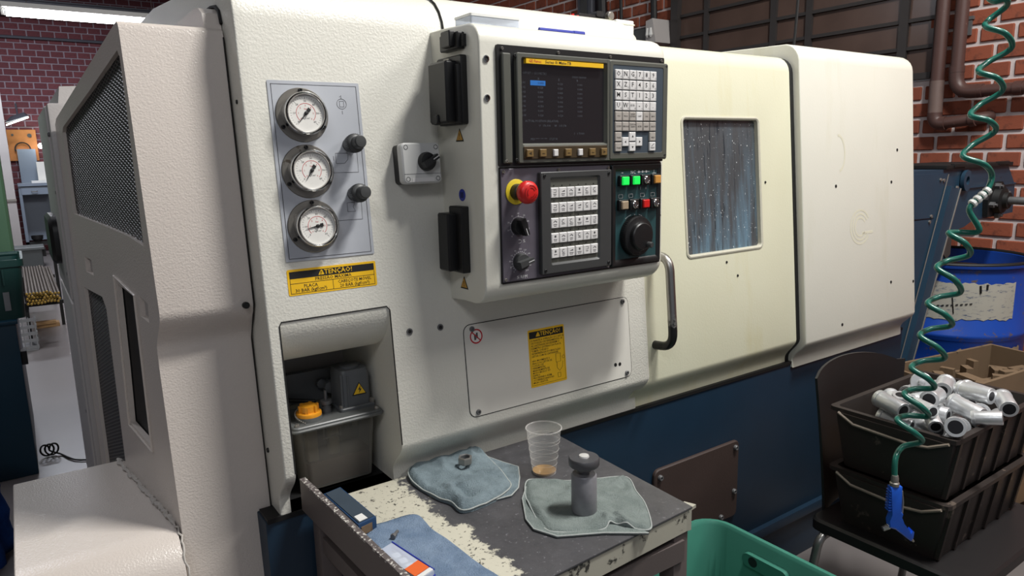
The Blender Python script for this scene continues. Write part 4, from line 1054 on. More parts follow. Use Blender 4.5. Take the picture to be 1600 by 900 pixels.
sub('hazard_triangle', mb, M_INK)
mb = MB()
for y, z in ((-.0655, 1.389), (-.0635, 1.108)): triangle(mb, LS, y, z+.0003, .019, .0006, .0012)
sub('hazard_triangle', mb, plain('faded_amber_sticker', 'b9892f', .5, 0, .1), 'small amber warning triangles')
mb = MB()
for y, z in ((-.0655, 1.389), (-.0635, 1.108)): mb.text(lambda x, yy, o: LS(-x, yy, o), '!', -y, z-.001, .011, .0014, bold=.02)
sub('lettering', mb, M_INK, recalc=False)
sub('mandatory_sticker', MB().rev(LS, -.067, 1.2785, [(.0115, 0), (.0115, .0008)], 20), M_BLUEINK, 'round blue sticker')
sub('lettering', MB().box(LS, -.0715, -.0685, 1.273, 1.284, .0006, .0012).box(LS, -.0655, -.0625, 1.273, 1.284, .0006, .0012), M_INK)

# ------------------------------------------------------------------ things lying on the machine
t = thing('plastic_case', 'clear shallow plastic case on top of the control box', 'case', (.79, -.02, 1.589))
obj('case_body', MB().rrect(UP, .742, .855, -.045, .015, .004, 1.5885, 1.612, .003), M_PACKET, t); obj('case_content', MB().rrect(UP, .80, .85, -.04, .010, .003, 1.589, 1.600), M_WHITEPL, t)
obj('case_lid', MB().rrect(UP, .741, .856, -.046, .016, .004, 1.6105, 1.615), M_WHITEPL, t)
t = thing('marker_pen', 'blue pen lying on top of the control box', 'pen', (.93, -.07, 1.589))
obj('pen_body', MB().tube([(.885, -.068, 1.5925), (.975, -.068, 1.5925)], .0042, 10), M_BLUEINK, t); obj('pen_cap', MB().tube([(.972, -.068, 1.5925), (1.000, -.068, 1.5925)], .0048, 10), M_BLUEINK, t)
t = thing('valve_block', 'small black pneumatic valve block with round knob on top of the machine', 'valve', (1.42, .36, 1.72))
obj('valve_body', MB().rrect(FACE(.35), 1.345, 1.44, 1.634, 1.735, .004, -.04, 0, .002).rrect(FACE(.35), 1.405, 1.43, 1.73, 1.745, .003, -.03, .004), M_BLACKP, t)
obj('valve_knob', MB().rev(FACE(.345), 1.447, 1.733, [(.012, 0), (.012, .012), (.009, .015)], 16), M_STEEL, t)
obj('red_fitting', MB().tube([(1.30, .35, 1.712), (1.34, .35, 1.722)], .006, 8).tube([(1.315, .345, 1.712), (1.315, .345, 1.728)], .005, 8), M_RED, t)
t = thing('junction_box', 'small white box beside the valve block on top of the machine', 'box', (1.53, .36, 1.7))
obj('box_body', MB().rrect(FACE(.34), 1.475, 1.545, 1.634, 1.728, .004, -.06, 0, .003), M_WHITEPL, t); obj('box_lid_line', MB().box(FACE(.34), 1.474, 1.546, 1.715, 1.718, -.06, .001), M_COVER, t)

# ------------------------------------------------------------------ work table and what lies on it
TZ = .72
t = thing('work_table', 'small steel work table with worn black top and chipped raised left edge', 'table', (.65, -.22, 0))
C4 = [(.388, -.468), (.934, -.440), (.952, -.008), (.374, -.008)]
def quad_slab(mb, c, z0, z1): return mb.add([(x, y, z0) for x, y in c]+[(x, y, z1) for x, y in c], [(3, 2, 1, 0), (4, 5, 6, 7), (0, 1, 5, 4), (1, 2, 6, 5), (2, 3, 7, 6), (3, 0, 4, 7)])
obj('table_top', quad_slab(MB(), C4, TZ-.004, TZ), M_TABLE, t, bevel=.001)
obj('apron', quad_slab(MB(), [(.388, -.466), (.930, -.438), (.930, -.424), (.388, -.452)], TZ-.045, TZ-.004).add([], []), M_APRON, t)
obj('apron', quad_slab(MB(), [(.918, -.438), (.932, -.440), (.950, -.002), (.936, -.002)], TZ-.045, TZ-.004), M_APRON, t)
obj('corner_tab', quad_slab(MB(), [(.925, -.440), (.948, -.436), (.940, -.415), (.925, -.420)], TZ-.008, TZ-.002), M_APRON, t)
obj('raised_edge', quad_slab(MB(), [(.386, -.475), (.394, -.475), (.3785, .006), (.3685, .006)], .7075, .768), M_LEG, t)
obj('chipped_rim', quad_slab(MB(), [(.3855, -.475), (.3945, -.475), (.379, .006), (.368, .006)], .766, .770), M_LIP, t)
for (x, y) in ((.392, -.02), (.395, -.455), (.915, -.43), (.93, -.022)):
    obj('leg', MB().box(UP, x-.012 if x < .5 else x-.022, x+.024 if x < .5 else x+.014, y-.03 if y > -.2 else y-.005, y+.006 if y > -.2 else y+.03, 0, .70), M_LEG, t, bevel=.002)
obj('rail', quad_slab(MB(), [(.394, -.43), (.406, -.43), (.396, -.04), (.384, -.04)], .640, .672), M_LEG, t)
obj('rail', MB().box(UP, .41, .915, -.44, -.425, .62, .66), M_LEG, t)
obj('shelf', quad_slab(MB(), [(.40, -.44), (.915, -.42), (.93, -.02), (.392, -.02)], .30, .312), M_BLACKM, t)

def cloth(name, outline, z0, h, mat, label, seed, fold=None, under=None, loc_seam=True, rings=22, wr=.006, ridges=()):
    rnd = random.Random(seed); n = 96
    P = [Vector((x, y)) for x, y in outline]; c = sum(P, Vector((0, 0)))/len(P)
    # resample the outline as a smooth closed curve
    d = [0]; m = len(P)
    def cat(t):
        i = int(t) % m; f = t-int(t); a, b, e, g = P[i-1], P[i], P[(i+1) % m], P[(i+2) % m]
        return .5*((2*b)+(e-a)*f+(2*a-5*b+4*e-g)*f*f+(3*b-a-3*e+g)*f**3)
    out = [cat(m*i/n) for i in range(n)]
    def zz(p, r):
        q = noise.noise(Vector((p.x*16+seed*7, p.y*16, seed)))*wr + noise.noise(Vector((p.x*38, p.y*38+seed, 3)))*wr*.55 + abs(noise.noise(Vector((p.x*22+seed, p.y*9, 9))))*wr*1.2
        g = 0
        for ax, ay, bx, by, hh, ww in ridges:
            A_, B_ = Vector((ax, ay)), Vector((bx, by)); u_ = max(0, min(1, (p-A_).dot(B_-A_)/(B_-A_).length_squared)); g += hh*math.exp(-((p-A_.lerp(B_, u_)).length/ww)**2)
        return z0 + (h+max(q, -.6*h))*min(1, (1-r)*7+.35) + max(g, -.6*h)
    mb = MB(); top = []
    for k in range(rings+1):
        r = k/rings; top.append([Vector(((c+(p-c)*r).x, (c+(p-c)*r).y, zz(c+(p-c)*r, r))) for p in out])
    low = [Vector((p.x, p.y, z0+.0006)) for p in out]
    mb.loops(top+[low], False, True)
    th = thing(name, label, 'cloth', (c.x, c.y, z0))
    obj('fabric', mb, mat, th, smooth=80)
    if loc_seam: obj('stitched_hem', MB().tube([v+Vector((0, 0, .0006)) for v in top[-1]], .0016, 5, closed=True), M_HEM, th, smooth=80)
    if under:
        U = MB(); pts = [Vector((x, y)) for x, y in under]
        m2 = len(pts); seq = []
        for i in range(m2-1):
            for f in range(4): seq.append(pts[i].lerp(pts[i+1], f/4))
        seq.append(pts[-1]); inner = [p+(c-p)*.35 for p in seq]
        U.loops([[Vector((p.x, p.y, z)) for p in q] for q, z in ((inner, z0+.0008), (seq, z0+.0008), (seq, z0+.005), (inner, z0+.007))], False, False, closed=False)
        obj('folded_layer', U, mat, th, smooth=60)
        obj('stitched_hem', MB().tube([Vector((p.x, p.y, z0+.004)) for p in seq], .0016, 5), M_HEM, th, smooth=80)
    return th
c1 = [(0.59, 0.004), (0.624, 0.008), (0.68, 0.006), (0.744, 0.010), (0.757, 0.006), (0.75, -0.037), (0.742, -0.088), (0.724, -0.156), (0.709, -0.187), (0.661, -0.209), (0.592, -0.212), (0.588, -0.171), (0.577, -0.137), (0.570, -0.052)]
cloth('cleaning_cloth', c1, TZ, .015, M_CLOTH1, 'rumpled grey-blue cloth under the hex nut on the black table top', 3, under=[(0.748, -0.02), (0.765, -0.087), (0.776, -0.119), (0.750, -0.160), (0.722, -0.195), (0.694, -0.212), (0.662, -0.208)], wr=.007, ridges=[(.606, -.12, .600, -.20, .008, .008), (.622, -.13, .622, -.185, -.008, .007), (.625, -.135, .660, -.150, .007, .007), (.640, -.165, .655, -.190, .005, .008), (.655, -.02, .640, -.06, .005, .009), (.735, .0, .715, -.04, .005, .007), (.69, -.11, .71, -.14, .004, .010)])
c2 = [(0.754, -0.182), (0.784, -0.203), (0.824, -0.234), (0.87, -0.258), (0.918, -0.287), (0.890, -0.342), (0.872, -0.38), (0.832, -0.436), (0.806, -0.455), (0.783, -0.428), (0.768, -0.405), (0.743, -0.407), (0.683, -0.372), (0.67, -0.344), (0.690, -0.281), (0.716, -0.226)]
cloth('cleaning_cloth', c2, TZ, .009, M_CLOTH2, 'grey-green folded cloth with pale hem under the steel screw jack', 8, under=[(0.738, -0.200), (0.703, -0.235), (0.664, -0.300), (0.655, -0.335), (0.672, -0.378), (0.741, -0.416), (0.80, -0.462)], wr=.004, ridges=[(.785, -.425, .79, -.40, .012, .010), (.765, -.405, .775, -.385, .007, .008), (.895, -.300, .880, -.315, -.008, .008), (.905, -.290, .885, -.300, .007, .006), (.82, -.30, .85, -.36, .004, .010), (.79, -.27, .84, -.28, .003, .009), (.70, -.25, .69, -.32, .004, .006)])
c3 = [(0.424, -0.159), (0.467, -0.153), (0.519, -0.163), (0.517, -0.223), (0.522, -0.264), (0.524, -0.305), (0.525, -0.344), (0.528, -0.383), (0.528, -0.44), (0.46, -0.463), (0.400, -0.463), (0.399, -0.321), (0.402, -0.225)]
cloth('cleaning_cloth', c3, TZ, .005, M_CLOTH3, 'light blue flat cloth along the raised table edge, a bolt on it', 5, loc_seam=False, wr=.003)

NZ = TZ+.021
t = thing('hex_nut', 'large steel hex nut lying on the grey-blue cloth', 'nut', (.680, -.070, NZ))
hexr = [[Vector((.680+r*cos(pi/6+pi/3*i+.4), -.070+r*sin(pi/6+pi/3*i+.4), NZ+z)) for i in range(6)] for r, z in ((.0105, 0), (.0140, 0), (.0150, .002), (.0150, .0125), (.0140, .0145), (.0110, .0145))]
obj('nut_body', MB().loops(hexr, False, False), M_STEEL, t, smooth=20)
obj('threaded_bore', MB().rev(UP, .680, -.070, [(.0112, NZ+.0147), (.0095, NZ+.0135), (.0095, NZ)], 20, False, False), M_DARKSTEEL, t)

t = thing('plastic_cup', 'clear disposable plastic cup with brown dregs on the table', 'cup', (.808, -.165, TZ))
def cupz(): return [(.0235, 0), (.0245, .006), (.0262, .022), (.0266, .0225), (.0285, .040), (.0289, .0405), (.0318, .068), (.0322, .0685), (.0348, .094)]
cp = cupz(); obj('cup_wall', MB().rev(UP, .808, -.165, [(.001, TZ+.0006), (.0225, TZ+.0006)]+[(r, TZ+.0006+z) for r, z in cp], 40, True, False), M_CUP, t, smooth=50)
obj('cup_rim', MB().tube([Vector((.808+.0357*cos(2*pi*i/40), -.165+.0357*sin(2*pi*i/40), TZ+.095)) for i in range(40)], .0013, 6, closed=True), M_CUP, t)
mb = MB()
for z, r in ((.022, .0264), (.036, .0282), (.052, .0302), (.068, .0320), (.075, .0328)): mb.tube([Vector((.808+r*cos(2*pi*i/40), -.165+r*sin(2*pi*i/40), TZ+z)) for i in range(40)], .0004, 4, closed=True)
o = obj('cup_rings', mb, M_CUP, t); o['kind'] = 'stuff'
obj('dregs', MB().rev(UP, .808, -.165, [(.0222, TZ+.0015), (.0238, TZ+.006)], 28), M_DREGS, t)

JX, JY, JZ = .757, -.347, TZ+.012
t = thing('screw_jack', 'grey steel cylinder with a round knurled head on the folded cloth', 'jack', (JX, JY, JZ))
M_JACK = plain('jack_grey_steel', '86868a', .45, .2, .22, 60, .15)
obj('jack_body', MB().rev(UP, JX, JY, [(.0215, JZ-.002), (.0225, JZ), (.0225, JZ+.066), (.0205, JZ+.069), (.012, JZ+.069)], 36), M_JACK, t)
obj('jack_screw', MB().rev(UP, JX, JY, [(.0095, JZ+.068), (.0095, JZ+.074), (.0130, JZ+.075), (.0130, JZ+.079), (.010, JZ+.081), (.010, JZ+.084)], 24), M_DARKSTEEL, t)
hd_ = MB().rev(UP, JX, JY, [(.018, JZ+.083), (.0255, JZ+.084), (.0270, JZ+.0865), (.0270, JZ+.097), (.0255, JZ+.0995), (.010, JZ+.100)], 40); obj('jack_head', hd_, plain('jack_head_steel', '58585b', .38, .35, .2, 60), t)
obj('head_button', MB().rev(UP, JX, JY, [(.0095, JZ+.0995), (.0085, JZ+.1025), (.003, JZ+.1035)], 20), plain('whitened_chrome', 'd9d8d5', .35, .3, .05), t)  # chrome button coloured near-white in place of its bright reflection

t = thing('flat_box', 'dark blue flat box against the raised table edge', 'box', (.42, -.095, TZ))
bq = [(.398, -.032), (.434, -.024), (.441, -.170), (.405, -.178)]
obj('box_tray', quad_slab(MB(), bq, TZ+.0006, TZ+.026), plain('box_blue_card', '1d3a5c', .5, 0, .15, 40), t, bevel=.001)
obj('box_lid', quad_slab(MB(), [(.401, -.036), (.431, -.029), (.438, -.166), (.408, -.173)], TZ+.026, TZ+.0275), plain('box_grey_lid', '39444f', .5, 0, .2, 20), t)
obj('box_label', quad_slab(MB(), [(.410, -.1785), (.432, -.1725), (.432, -.171), (.410, -.177)], TZ+.005, TZ+.020), M_CARDB, t)
obj('white_tag', quad_slab(MB(), [(.409, -.150), (.424, -.147), (.426, -.168), (.410, -.171)], TZ+.0275, TZ+.0283), M_WHITEPL, t)
t = thing('blister_packet', 'clear packet with blue edge and orange end on the light blue cloth', 'packet', (.425, -.32, TZ+.006))
pq = [(.403, -.262), (.431, -.252), (.448, -.362), (.418, -.372)]
obj('packet_body', quad_slab(MB(), pq, TZ+.009, TZ+.020), M_PACKET, t, bevel=.001)
obj('blue_edge', MB().tube([Vector((x, y, TZ+.0205)) for x, y in ((.431, -.252), (.448, -.362))], .0012, 6), M_BLUEINK, t)
obj('blue_edge', MB().tube([Vector((x, y, TZ+.011)) for x, y in ((.432, -.252), (.449, -.362), (.418, -.373))], .0012, 6), M_BLUEINK, t)
obj('orange_end', quad_slab(MB(), [(.412, -.335), (.440, -.325), (.4445, -.352), (.4165, -.361)], TZ+.0202, TZ+.0212), plain('orange_print', 'd9622a', .5, 0, .05), t)
obj('white_end', quad_slab(MB(), [(.4172, -.3625), (.4452, -.3535), (.4468, -.3615), (.4182, -.3705)], TZ+.0202, TZ+.0212), M_WHITEPL, t)
for i in range(4):
    f = .12+.2*i; x = .410+.012*f; y = -.272-.1*f
    obj('insert', MB().rrect(UP, x+.004, x+.018, y-.007, y+.007, .003, TZ+.0095, TZ+.0165, .001), M_WHITEPL, t)
t = thing('small_bolt', 'tiny dark bolt lying on the light blue cloth', 'bolt', (.452, -.218, TZ+.008))
obj('bolt_shank', MB().tube([(.449, -.221, TZ+.0115), (.460, -.212, TZ+.0115)], .0028, 8), M_DARKSTEEL, t); obj('bolt_head', MB().tube([(.445, -.224, TZ+.0115), (.449, -.221, TZ+.0115)], .0048, 6), M_DARKSTEEL, t)

# ------------------------------------------------------------------ teal bin in front
t = thing('teal_bin', 'teal plastic picking bin in front of the blue machine base', 'bin', (1.15, -.50, 0))
BZ = .45
def wallstrip(path, zb_, th):
    """path of (x, y, ztop); a wall of thickness th with a rolled rim"""
    mb = MB(); n = len(path); rings = []
    for i, (x, y, z) in enumerate(path):
        a = Vector(path[max(i-1, 0)][:2]); b = Vector(path[min(i+1, n-1)][:2]); d = (b-a).normalized(); nn = Vector((d.y, -d.x))
        rings.append([Vector((x, y, zb_)), Vector((x, y, z-.010)), Vector((x+nn.x*.012, y+nn.y*.012, z-.007)), Vector((x+nn.x*.012, y+nn.y*.012, z)), Vector((x-nn.x*th*.3, y-nn.y*th*.3, z+.003)), Vector((x-nn.x*th, y-nn.y*th, z-.005)), Vector((x-nn.x*th, y-nn.y*th, zb_))])
    return mb.loops(rings, True, True)
RX, RY = 1.330, -.160
full = [(.985, -.95, .36), (.985, -.185, .375), (1.000, -.165, .380), (1.188, RY, .392), (1.196, RY, .40), (1.236, RY, BZ-.010), (1.25, RY, BZ)]+[(RX-.06+.06*sin(a), RY-.06+.06*cos(a), BZ) for a in [pi/2*k/6 for k in range(1, 7)]]+[(RX, -.5, BZ), (RX, -.95, BZ)]
obj('bin_wall', wallstrip(full[::-1], .01, .007), M_TEALBIN, t, smooth=40)
obj('bin_wall', MB().box(UP, .985, RX, -.957, -.95, .01, .36), M_TEALBIN, t)
obj('bin_floor', MB().box(UP, .985, RX, -.95, RY, 0, .012), M_TEALBIN, t)
SI = lambda y, z, o: Vector((RX-.007-o, y, z))
obj('grip_ledge', MB().loops([[SI(y, z, o) for y, z in rr(-.395, -.275, .385, .417, .015, 4)] for o in (0, .012, .014)]), M_TEALBIN, t)
obj('ledge_strip', MB().box(SI, -.90, -.39, .378, .390, 0, .016), M_TEALBIN, t)
obj('grip_hole', MB().rev(SI, -.305, .402, [(.012, .0138), (.012, .0148)], 16), M_INK, t)

# ------------------------------------------------------------------ chair with two crates of turned parts
t = thing('plastic_chair', 'black plastic shell chair holding the two crates', 'chair', (1.82, -.46, 0))
def grid(fn, nu, nv, th):
    mb = MB(); A = [[Vector(fn(u/nu, v/nv)) for u in range(nu+1)] for v in range(nv+1)]
    vs = [p for r in A for p in r]; off = len(vs); vs2 = []
    for v in range(nv+1):
        for u in range(nu+1):
            a = A[v][max(u-1, 0)]; b = A[v][min(u+1, nu)]; c = A[max(v-1, 0)][u]; d = A[min(v+1, nv)][u]
            vs2.append(A[v][u]+(b-a).cross(d-c).normalized()*th)
    fs = []
    for v in range(nv):
        for u in range(nu):
            q = (v*(nu+1)+u, v*(nu+1)+u+1, (v+1)*(nu+1)+u+1, (v+1)*(nu+1)+u); fs.append(q); fs.append(tuple(off+i for i in reversed(q)))
    bd = [(v, 0) for v in range(nv+1)]+[(nv, u) for u in range(1, nu+1)]+[(v, nu) for v in range(nv-1, -1, -1)]+[(0, u) for u in range(nu-1, 0, -1)]
    ids = [v*(nu+1)+u for v, u in bd]
    for i in range(len(ids)):
        j = (i+1) % len(ids); fs.append((ids[i], ids[j], off+ids[j], off+ids[i]))
    return mb.add(vs+vs2, fs)
def backf(u, v):
    hw = .222-.035*sin(pi*min(v*1.15, 1)) if v < .87 else .222-.02*(v-.87)
    x = 1.838+(u*2-1)*(.19+.035*v**1.5)
    ztop = .775+.035*sin(pi*min(max(u*1.1, 0), 1))**.6 - .03*u
    y = -.238+.022*v-.055*(abs(u*2-1)**2.4)*.6
    return (x, y, .40+(ztop-.40)*v)
obj('chair_back', grid(backf, 16, 10, .006), M_CHAIR, t, smooth=60)
obj('chair_seat', MB().rrect(UP, 1.585, 2.085, -.665, -.270, .03, .385, .415, .006), M_CHAIR, t, smooth=40)
for sx, sy, fx, fy in ((1.62, -.31, 1.545, -.27), (1.62, -.62, 1.56, -.70), (2.05, -.31, 2.11, -.27), (2.05, -.62, 2.10, -.70)):
    obj('leg', MB().tube(bend([(sx+.04 if sx < 1.8 else sx-.04, sy, .376), (sx-.045 if sx < 1.8 else sx+.045, sy, .376), (fx, fy, .0)], .03), .011, 10), M_CHAIRLEG, t, smooth=60)

def crate(name, x0, x1, y0, y1, zb_, zt_, label, group):
    th = thing(name, label, 'crate', ((x0+x1)/2, (y0+y1)/2, zb_), group)
    e = .018   # walls draw in toward the bottom
    R = lambda d, z: [Vector((x, y, z)) for x, y in rr(x0+d, x1-d, y0+d, y1-d, .012, 2)]
    obj('shell', MB().loops([R(e+.010, zb_), R(.010, zt_-.022), R(.010, zt_-.012), R(0, zt_-.010), R(0, zt_), R(.014, zt_), R(.016, zt_-.02), R(e+.016, zb_+.006)], True, True), M_CRATE, th, smooth=30)
    n = 6
    for k in range(n):
        x = x0+.03+(x1-x0-.06)*k/(n-1)
        obj('rib', MB().add([(x-.006, y0+e+.004, zb_+.004), (x+.006, y0+e+.004, zb_+.004), (x+.006, y0+.002, zt_-.012), (x-.006, y0+.002, zt_-.012),
                             (x-.006, y0+e+.014, zb_+.004), (x+.006, y0+e+.014, zb_+.004), (x+.006, y0+.012, zt_-.012), (x-.006, y0+.012, zt_-.012)],
                            [(0, 1, 2, 3), (7, 6, 5, 4), (0, 4, 5, 1), (1, 5, 6, 2), (2, 6, 7, 3), (3, 7, 4, 0)]), M_CRATE, th)
    ym = (y0+y1)/2; L0 = (y1-y0)/2
    S_ = lambda y, z, o: Vector((x0+.008-o, y, z))
    lip = [(ym+L0*.82, zt_-.010), (ym+L0*.55, zt_-.030), (ym-L0*.35, zt_-.036), (ym-L0*.62, zt_-.030), (ym-L0*.9, zt_-.010)]
    obj('grip_lip', MB().loops([[S_(y, z, o) for y, z in lip] for o in (0, .012)], True, True), M_CRATE, th)
    obj('grip_edge', MB().tube([S_(y, z, .0115) for y, z in lip], .0038, 6), M_CRATEEDGE, th)
    return th
crate('plastic_crate', 1.600, 2.055, -.592, -.305, .4155, .566, 'dark brown plastic crate on the chair seat, under the full crate', 'stacked dark crates')
crate('plastic_crate', 1.598, 2.060, -.596, -.300, .5665, .722, 'dark brown plastic crate heaped with aluminium parts, topmost of the two', 'stacked dark crates')
prof = [(.0150, -.043), (.0212, -.043), (.0222, -.041), (.0222, .030), (.0236, .031), (.0236, .040), (.0225, .042), (.0155, .042)]
tme = MB().rev(UP, 0, 0, prof, 22, False, False).mesh('tube_body', M_ALU, smooth=30)
bme = MB().rev(UP, 0, 0, [(.0156, .0418), (.0148, .034), (.0148, -.034), (.0152, -.0428)], 22, True, True).mesh('bore', M_ALUIN)
cme = MB().rev(UP, 0, 0, [(.0125, -.044), (.0215, -.044), (.0222, -.042), (.0225, .032), (.0245, .034), (.0245, .042), (.0235, .044), (.0165, .044)], 22, False, False).mesh('tube_body', M_ALU, smooth=30)
nme = MB().rev(UP, 0, 0, [(.0167, .0439), (.0158, .036), (.0118, -.036), (.0127, -.0439)], 22, True, True).mesh('bore', M_ALUIN)
fme = MB().rev(UP, 0, 0, [(.012, -.040), (.0195, -.038), (.0200, .018), (.0285, .022), (.0285, .030), (.0265, .032), (.0090, .032)], 24).mesh('flange_body', M_ALU, smooth=30)
sme = MB().rev(UP, 0, 0, [(.0090, .031), (.0088, .050), (.0070, .053), (.002, .0535)], 16).mesh('stub', M_ALU, smooth=30)
def alu(label, x, y, z, a, tl, kind, group=None, sc=1.0):
    r = thing('aluminium_part', label, 'part', (x, y, z), group)
    r.rotation_euler = (Matrix.Rotation(a, 3, 'Z') @ Matrix.Rotation(tl, 3, 'Y')).to_euler(); r.scale = (sc, sc, sc)
    for nm, me in {'o': (('tube_body', tme), ('bore', bme)), 'h': (('tube_body', cme), ('bore', nme)), 'f': (('flange_body', fme), ('stub', sme))}[kind]:
        o = bpy.data.objects.new(nm, me); COL.objects.link(o); o.parent = r
random.seed(42)
heap = []
for x, y, z, a, k, label in [
(1.596, -0.423, 0.723, -2.65, 'u', 'short bright stub standing on end at the left corner of the full crate'),
(1.672, -0.44, 0.726, 1.27, 'o', 'tube piece with ragged open end toward the left corner of the full crate'),
(1.855, -0.386, 0.73, -2.51, 'f', 'flanged end with a small round stub facing out, at the back left of the heap'),
(1.909, -0.339, 0.716, -3.1, 'o', 'dull tube piece half hidden behind the flanged end at the back left'),
(1.801, -0.446, 0.728, 3.09, 'n', 'small piece with a dark bore just right of the hose coil'),
(1.809, -0.398, 0.714, 0.83, 'o', 'pale tube piece lying under the hose coil'),
(1.84, -0.454, 0.73, 0.32, 'o', 'tube piece leaning steeply in the middle of the back row'),
(1.714, -0.495, 0.734, -2.94, 'o', 'collared cylinder lying slantwise right beside the hose loop'),
(1.84, -0.499, 0.736, 1.4, 'o', 'smooth tube piece across the middle of the heap, behind the others'),
(1.927, -0.497, 0.736, 1.14, 'o', 'long bright tube piece at the back right against the crate wall'),
(1.862, -0.567, 0.74, 0.56, 'o', 'pale tube piece leaning down to the right side of the heap'),
(1.841, -0.552, 0.736, -2.66, 'h', 'tube piece showing its large dark round bore to the viewer'),
(1.772, -0.533, 0.732, 1.28, 'o', 'tube piece pointing at the dark round bore from the left'),
(1.708, -0.524, 0.73, 1.61, 'o', 'short white-bright piece in the centre front of the heap'),
(1.66, -0.559, 0.726, -1.9, 'h', 'tube piece with a dark open end at the front corner of the crate'),
(1.732, -0.582, 0.726, 1.9, 'n', 'faceted flat piece behind the front corner rim'),
(1.822, -0.604, 0.73, 2.87, 'o', 'tube piece lying level along the right rim of the crate'),
(1.901, -0.581, 0.722, 0.89, 'n', 'small stub at the far right end of the heap'),
(1.651, -0.532, 0.714, 1.07, 'n', 'thin bright piece just inside the front rim'),
(1.658, -0.504, 0.71, 0.66, 'n', 'small sliver of a piece by the grip notch of the rim'),
(1.731, -0.555, 0.716, 1.47, 'h', 'piece showing only a dark bore near the front rim'),
(1.912, -0.399, 0.718, 0.28, 'o', 'round-ended piece behind the hose at the back of the heap'),
(1.681, -0.479, 0.708, 1.12, 'o', 'piece lying low under the lowest hose loop in the crate'),
(1.664, -0.452, 0.706, 1.66, 'o', 'piece lying low inside the left rim of the crate'),
]:
    tl_ = {'u': .15, 'n': pi/2+random.uniform(-.2, .2), 'h': pi/2-.28, 'f': pi/2-.28}.get(k, pi/2+random.uniform(-.16, .10))
    if k in 'hf': a = -2.75+random.uniform(-.12, .12)
    heap.append([Vector((x, y, z)), a, tl_, k, label, {'u': .9, 'n': .70}.get(k, .90)])
def spine(h):
    d = Matrix.Rotation(h[1], 3, 'Z') @ Matrix.Rotation(h[2], 3, 'Y') @ Vector((0, 0, 1))
    return [h[0]+d*q*h[5] for q in (-.032, -.011, .011, .032)]
for it in range(160):                                              # let the pieces settle apart
    for i in range(len(heap)):
        for j in range(i):
            A, B = heap[i], heap[j]; need = .0235*(A[5]+B[5])
            best = min((((p-q).length, p, q) for p in spine(A) for q in spine(B)), key=lambda e: e[0])
            if best[0] < need:
                d = (best[1]-best[2]); d = d.normalized() if d.length > 1e-5 else Vector((.3, .2, .9)); d.z *= .7
                A[0] += d*(need-best[0])*.35; B[0] -= d*(need-best[0])*.35
    for h in heap:
        lo = .0245*h[5]; h[0].z = max(h[0].z, .706); h[0].z = min(h[0].z, .765)
        for p in spine(h):
            if p.z < .728:
                h[0].x += max(0, 1.622+lo-p.x)-max(0, p.x-(2.036-lo)); h[0].y += max(0, -.574+lo-p.y)-max(0, p.y-(-.322-lo))
for c, a, tl_, k, label, sc in heap: alu(label, c.x, c.y, c.z, a, tl_, {'h': 'h', 'f': 'f'}.get(k, random.choice('ooh') if k == 'o' else 'o'), sc=sc)
for q in range(3):
    for i in range(4):
        for j in range(4):
            alu('aluminium tube piece mostly buried under the others in the full crate', 1.690+.090*i+(.012 if q % 2 else 0), -.528+.049*j, (.597, .634, .669)[q], random.choice((0, pi)), pi/2, 'o', 'buried aluminium pieces in the crate', .85)

# dirty carton bin behind the crates
t = thing('carton', 'dirty brown open carton behind the full crate', 'box', (2.62, -.12, 0))
cz = .60
obj('carton_wall', MB().loops([[Vector((x, y, z)) for x, y in q] for q, z in (([(2.34, -.30), (2.95, -.36), (3.0, -.12), (2.42, -.02)], .10), ([(2.34, -.30), (2.95, -.36), (3.0, -.12), (2.42, -.02)], cz), ([(2.352, -.29), (2.94, -.345), (2.985, -.13), (2.43, -.032)], cz), ([(2.352, -.29), (2.94, -.345), (2.985, -.13), (2.43, -.032)], .45))], True, True), M_CARDB, t, smooth=0)
obj('pallet', MB().box(UP, 2.36, 2.94, -.33, -.06, 0, .10), M_CARDB, t)
random.seed(9); mb = MB()
for k in range(26):
    x, y = random.uniform(2.42, 2.9), random.uniform(-.28, -.10); s_ = random.uniform(.02, .045); a = random.uniform(0, 3)
    D = lambda u, v, o, x=x, y=y, a=a: Vector((x+u*cos(a)-v*sin(a), y+u*sin(a)+v*cos(a), o))
    mb.box(D, -s_, s_, -s_*.5, s_*.5, .45, .55+random.uniform(0, .03))
o = obj('scrap', mb, M_CARDB, t, merge=False); o['kind'] = 'stuff'

# ------------------------------------------------------------------ blue drum and chip conveyor
DXc, DYc, DR, DH = 3.275, .165, .285, .885
t = thing('steel_drum', 'blue steel drum with weathered labels under the conveyor head', 'drum', (DXc, DYc, 0))
D_ = lambda x, y, o: Vector((DXc+x, DYc+y, o))
pr_ = [(DR-.012, 0), (DR, .012), (DR, .285), (DR+.010, .300), (DR+.010, .312), (DR, .325), (DR, .575), (DR+.010, .590), (DR+.010, .602), (DR, .615), (DR, DH-.02), (DR+.012, DH-.014), (DR+.014, DH-.004), (DR+.006, DH), (DR-.006, DH-.004), (DR-.006, .80)]
obj('drum_body', MB().rev(D_, 0, 0, pr_, 64, True, False), M_DRUM, t, smooth=40)
obj('drum_rim', MB().tube([D_((DR+.006)*cos(2*pi*i/64), (DR+.006)*sin(2*pi*i/64), DH) for i in range(64)], .0085, 8, closed=True), M_BLACKM, t)
obj('murky_content', MB().rev(D_, 0, 0, [(DR-.006, .80), (DR-.006, .82)], 48), M_RUSTLIQ, t)
th0 = atan2(-1.23-DYc, -DXc)
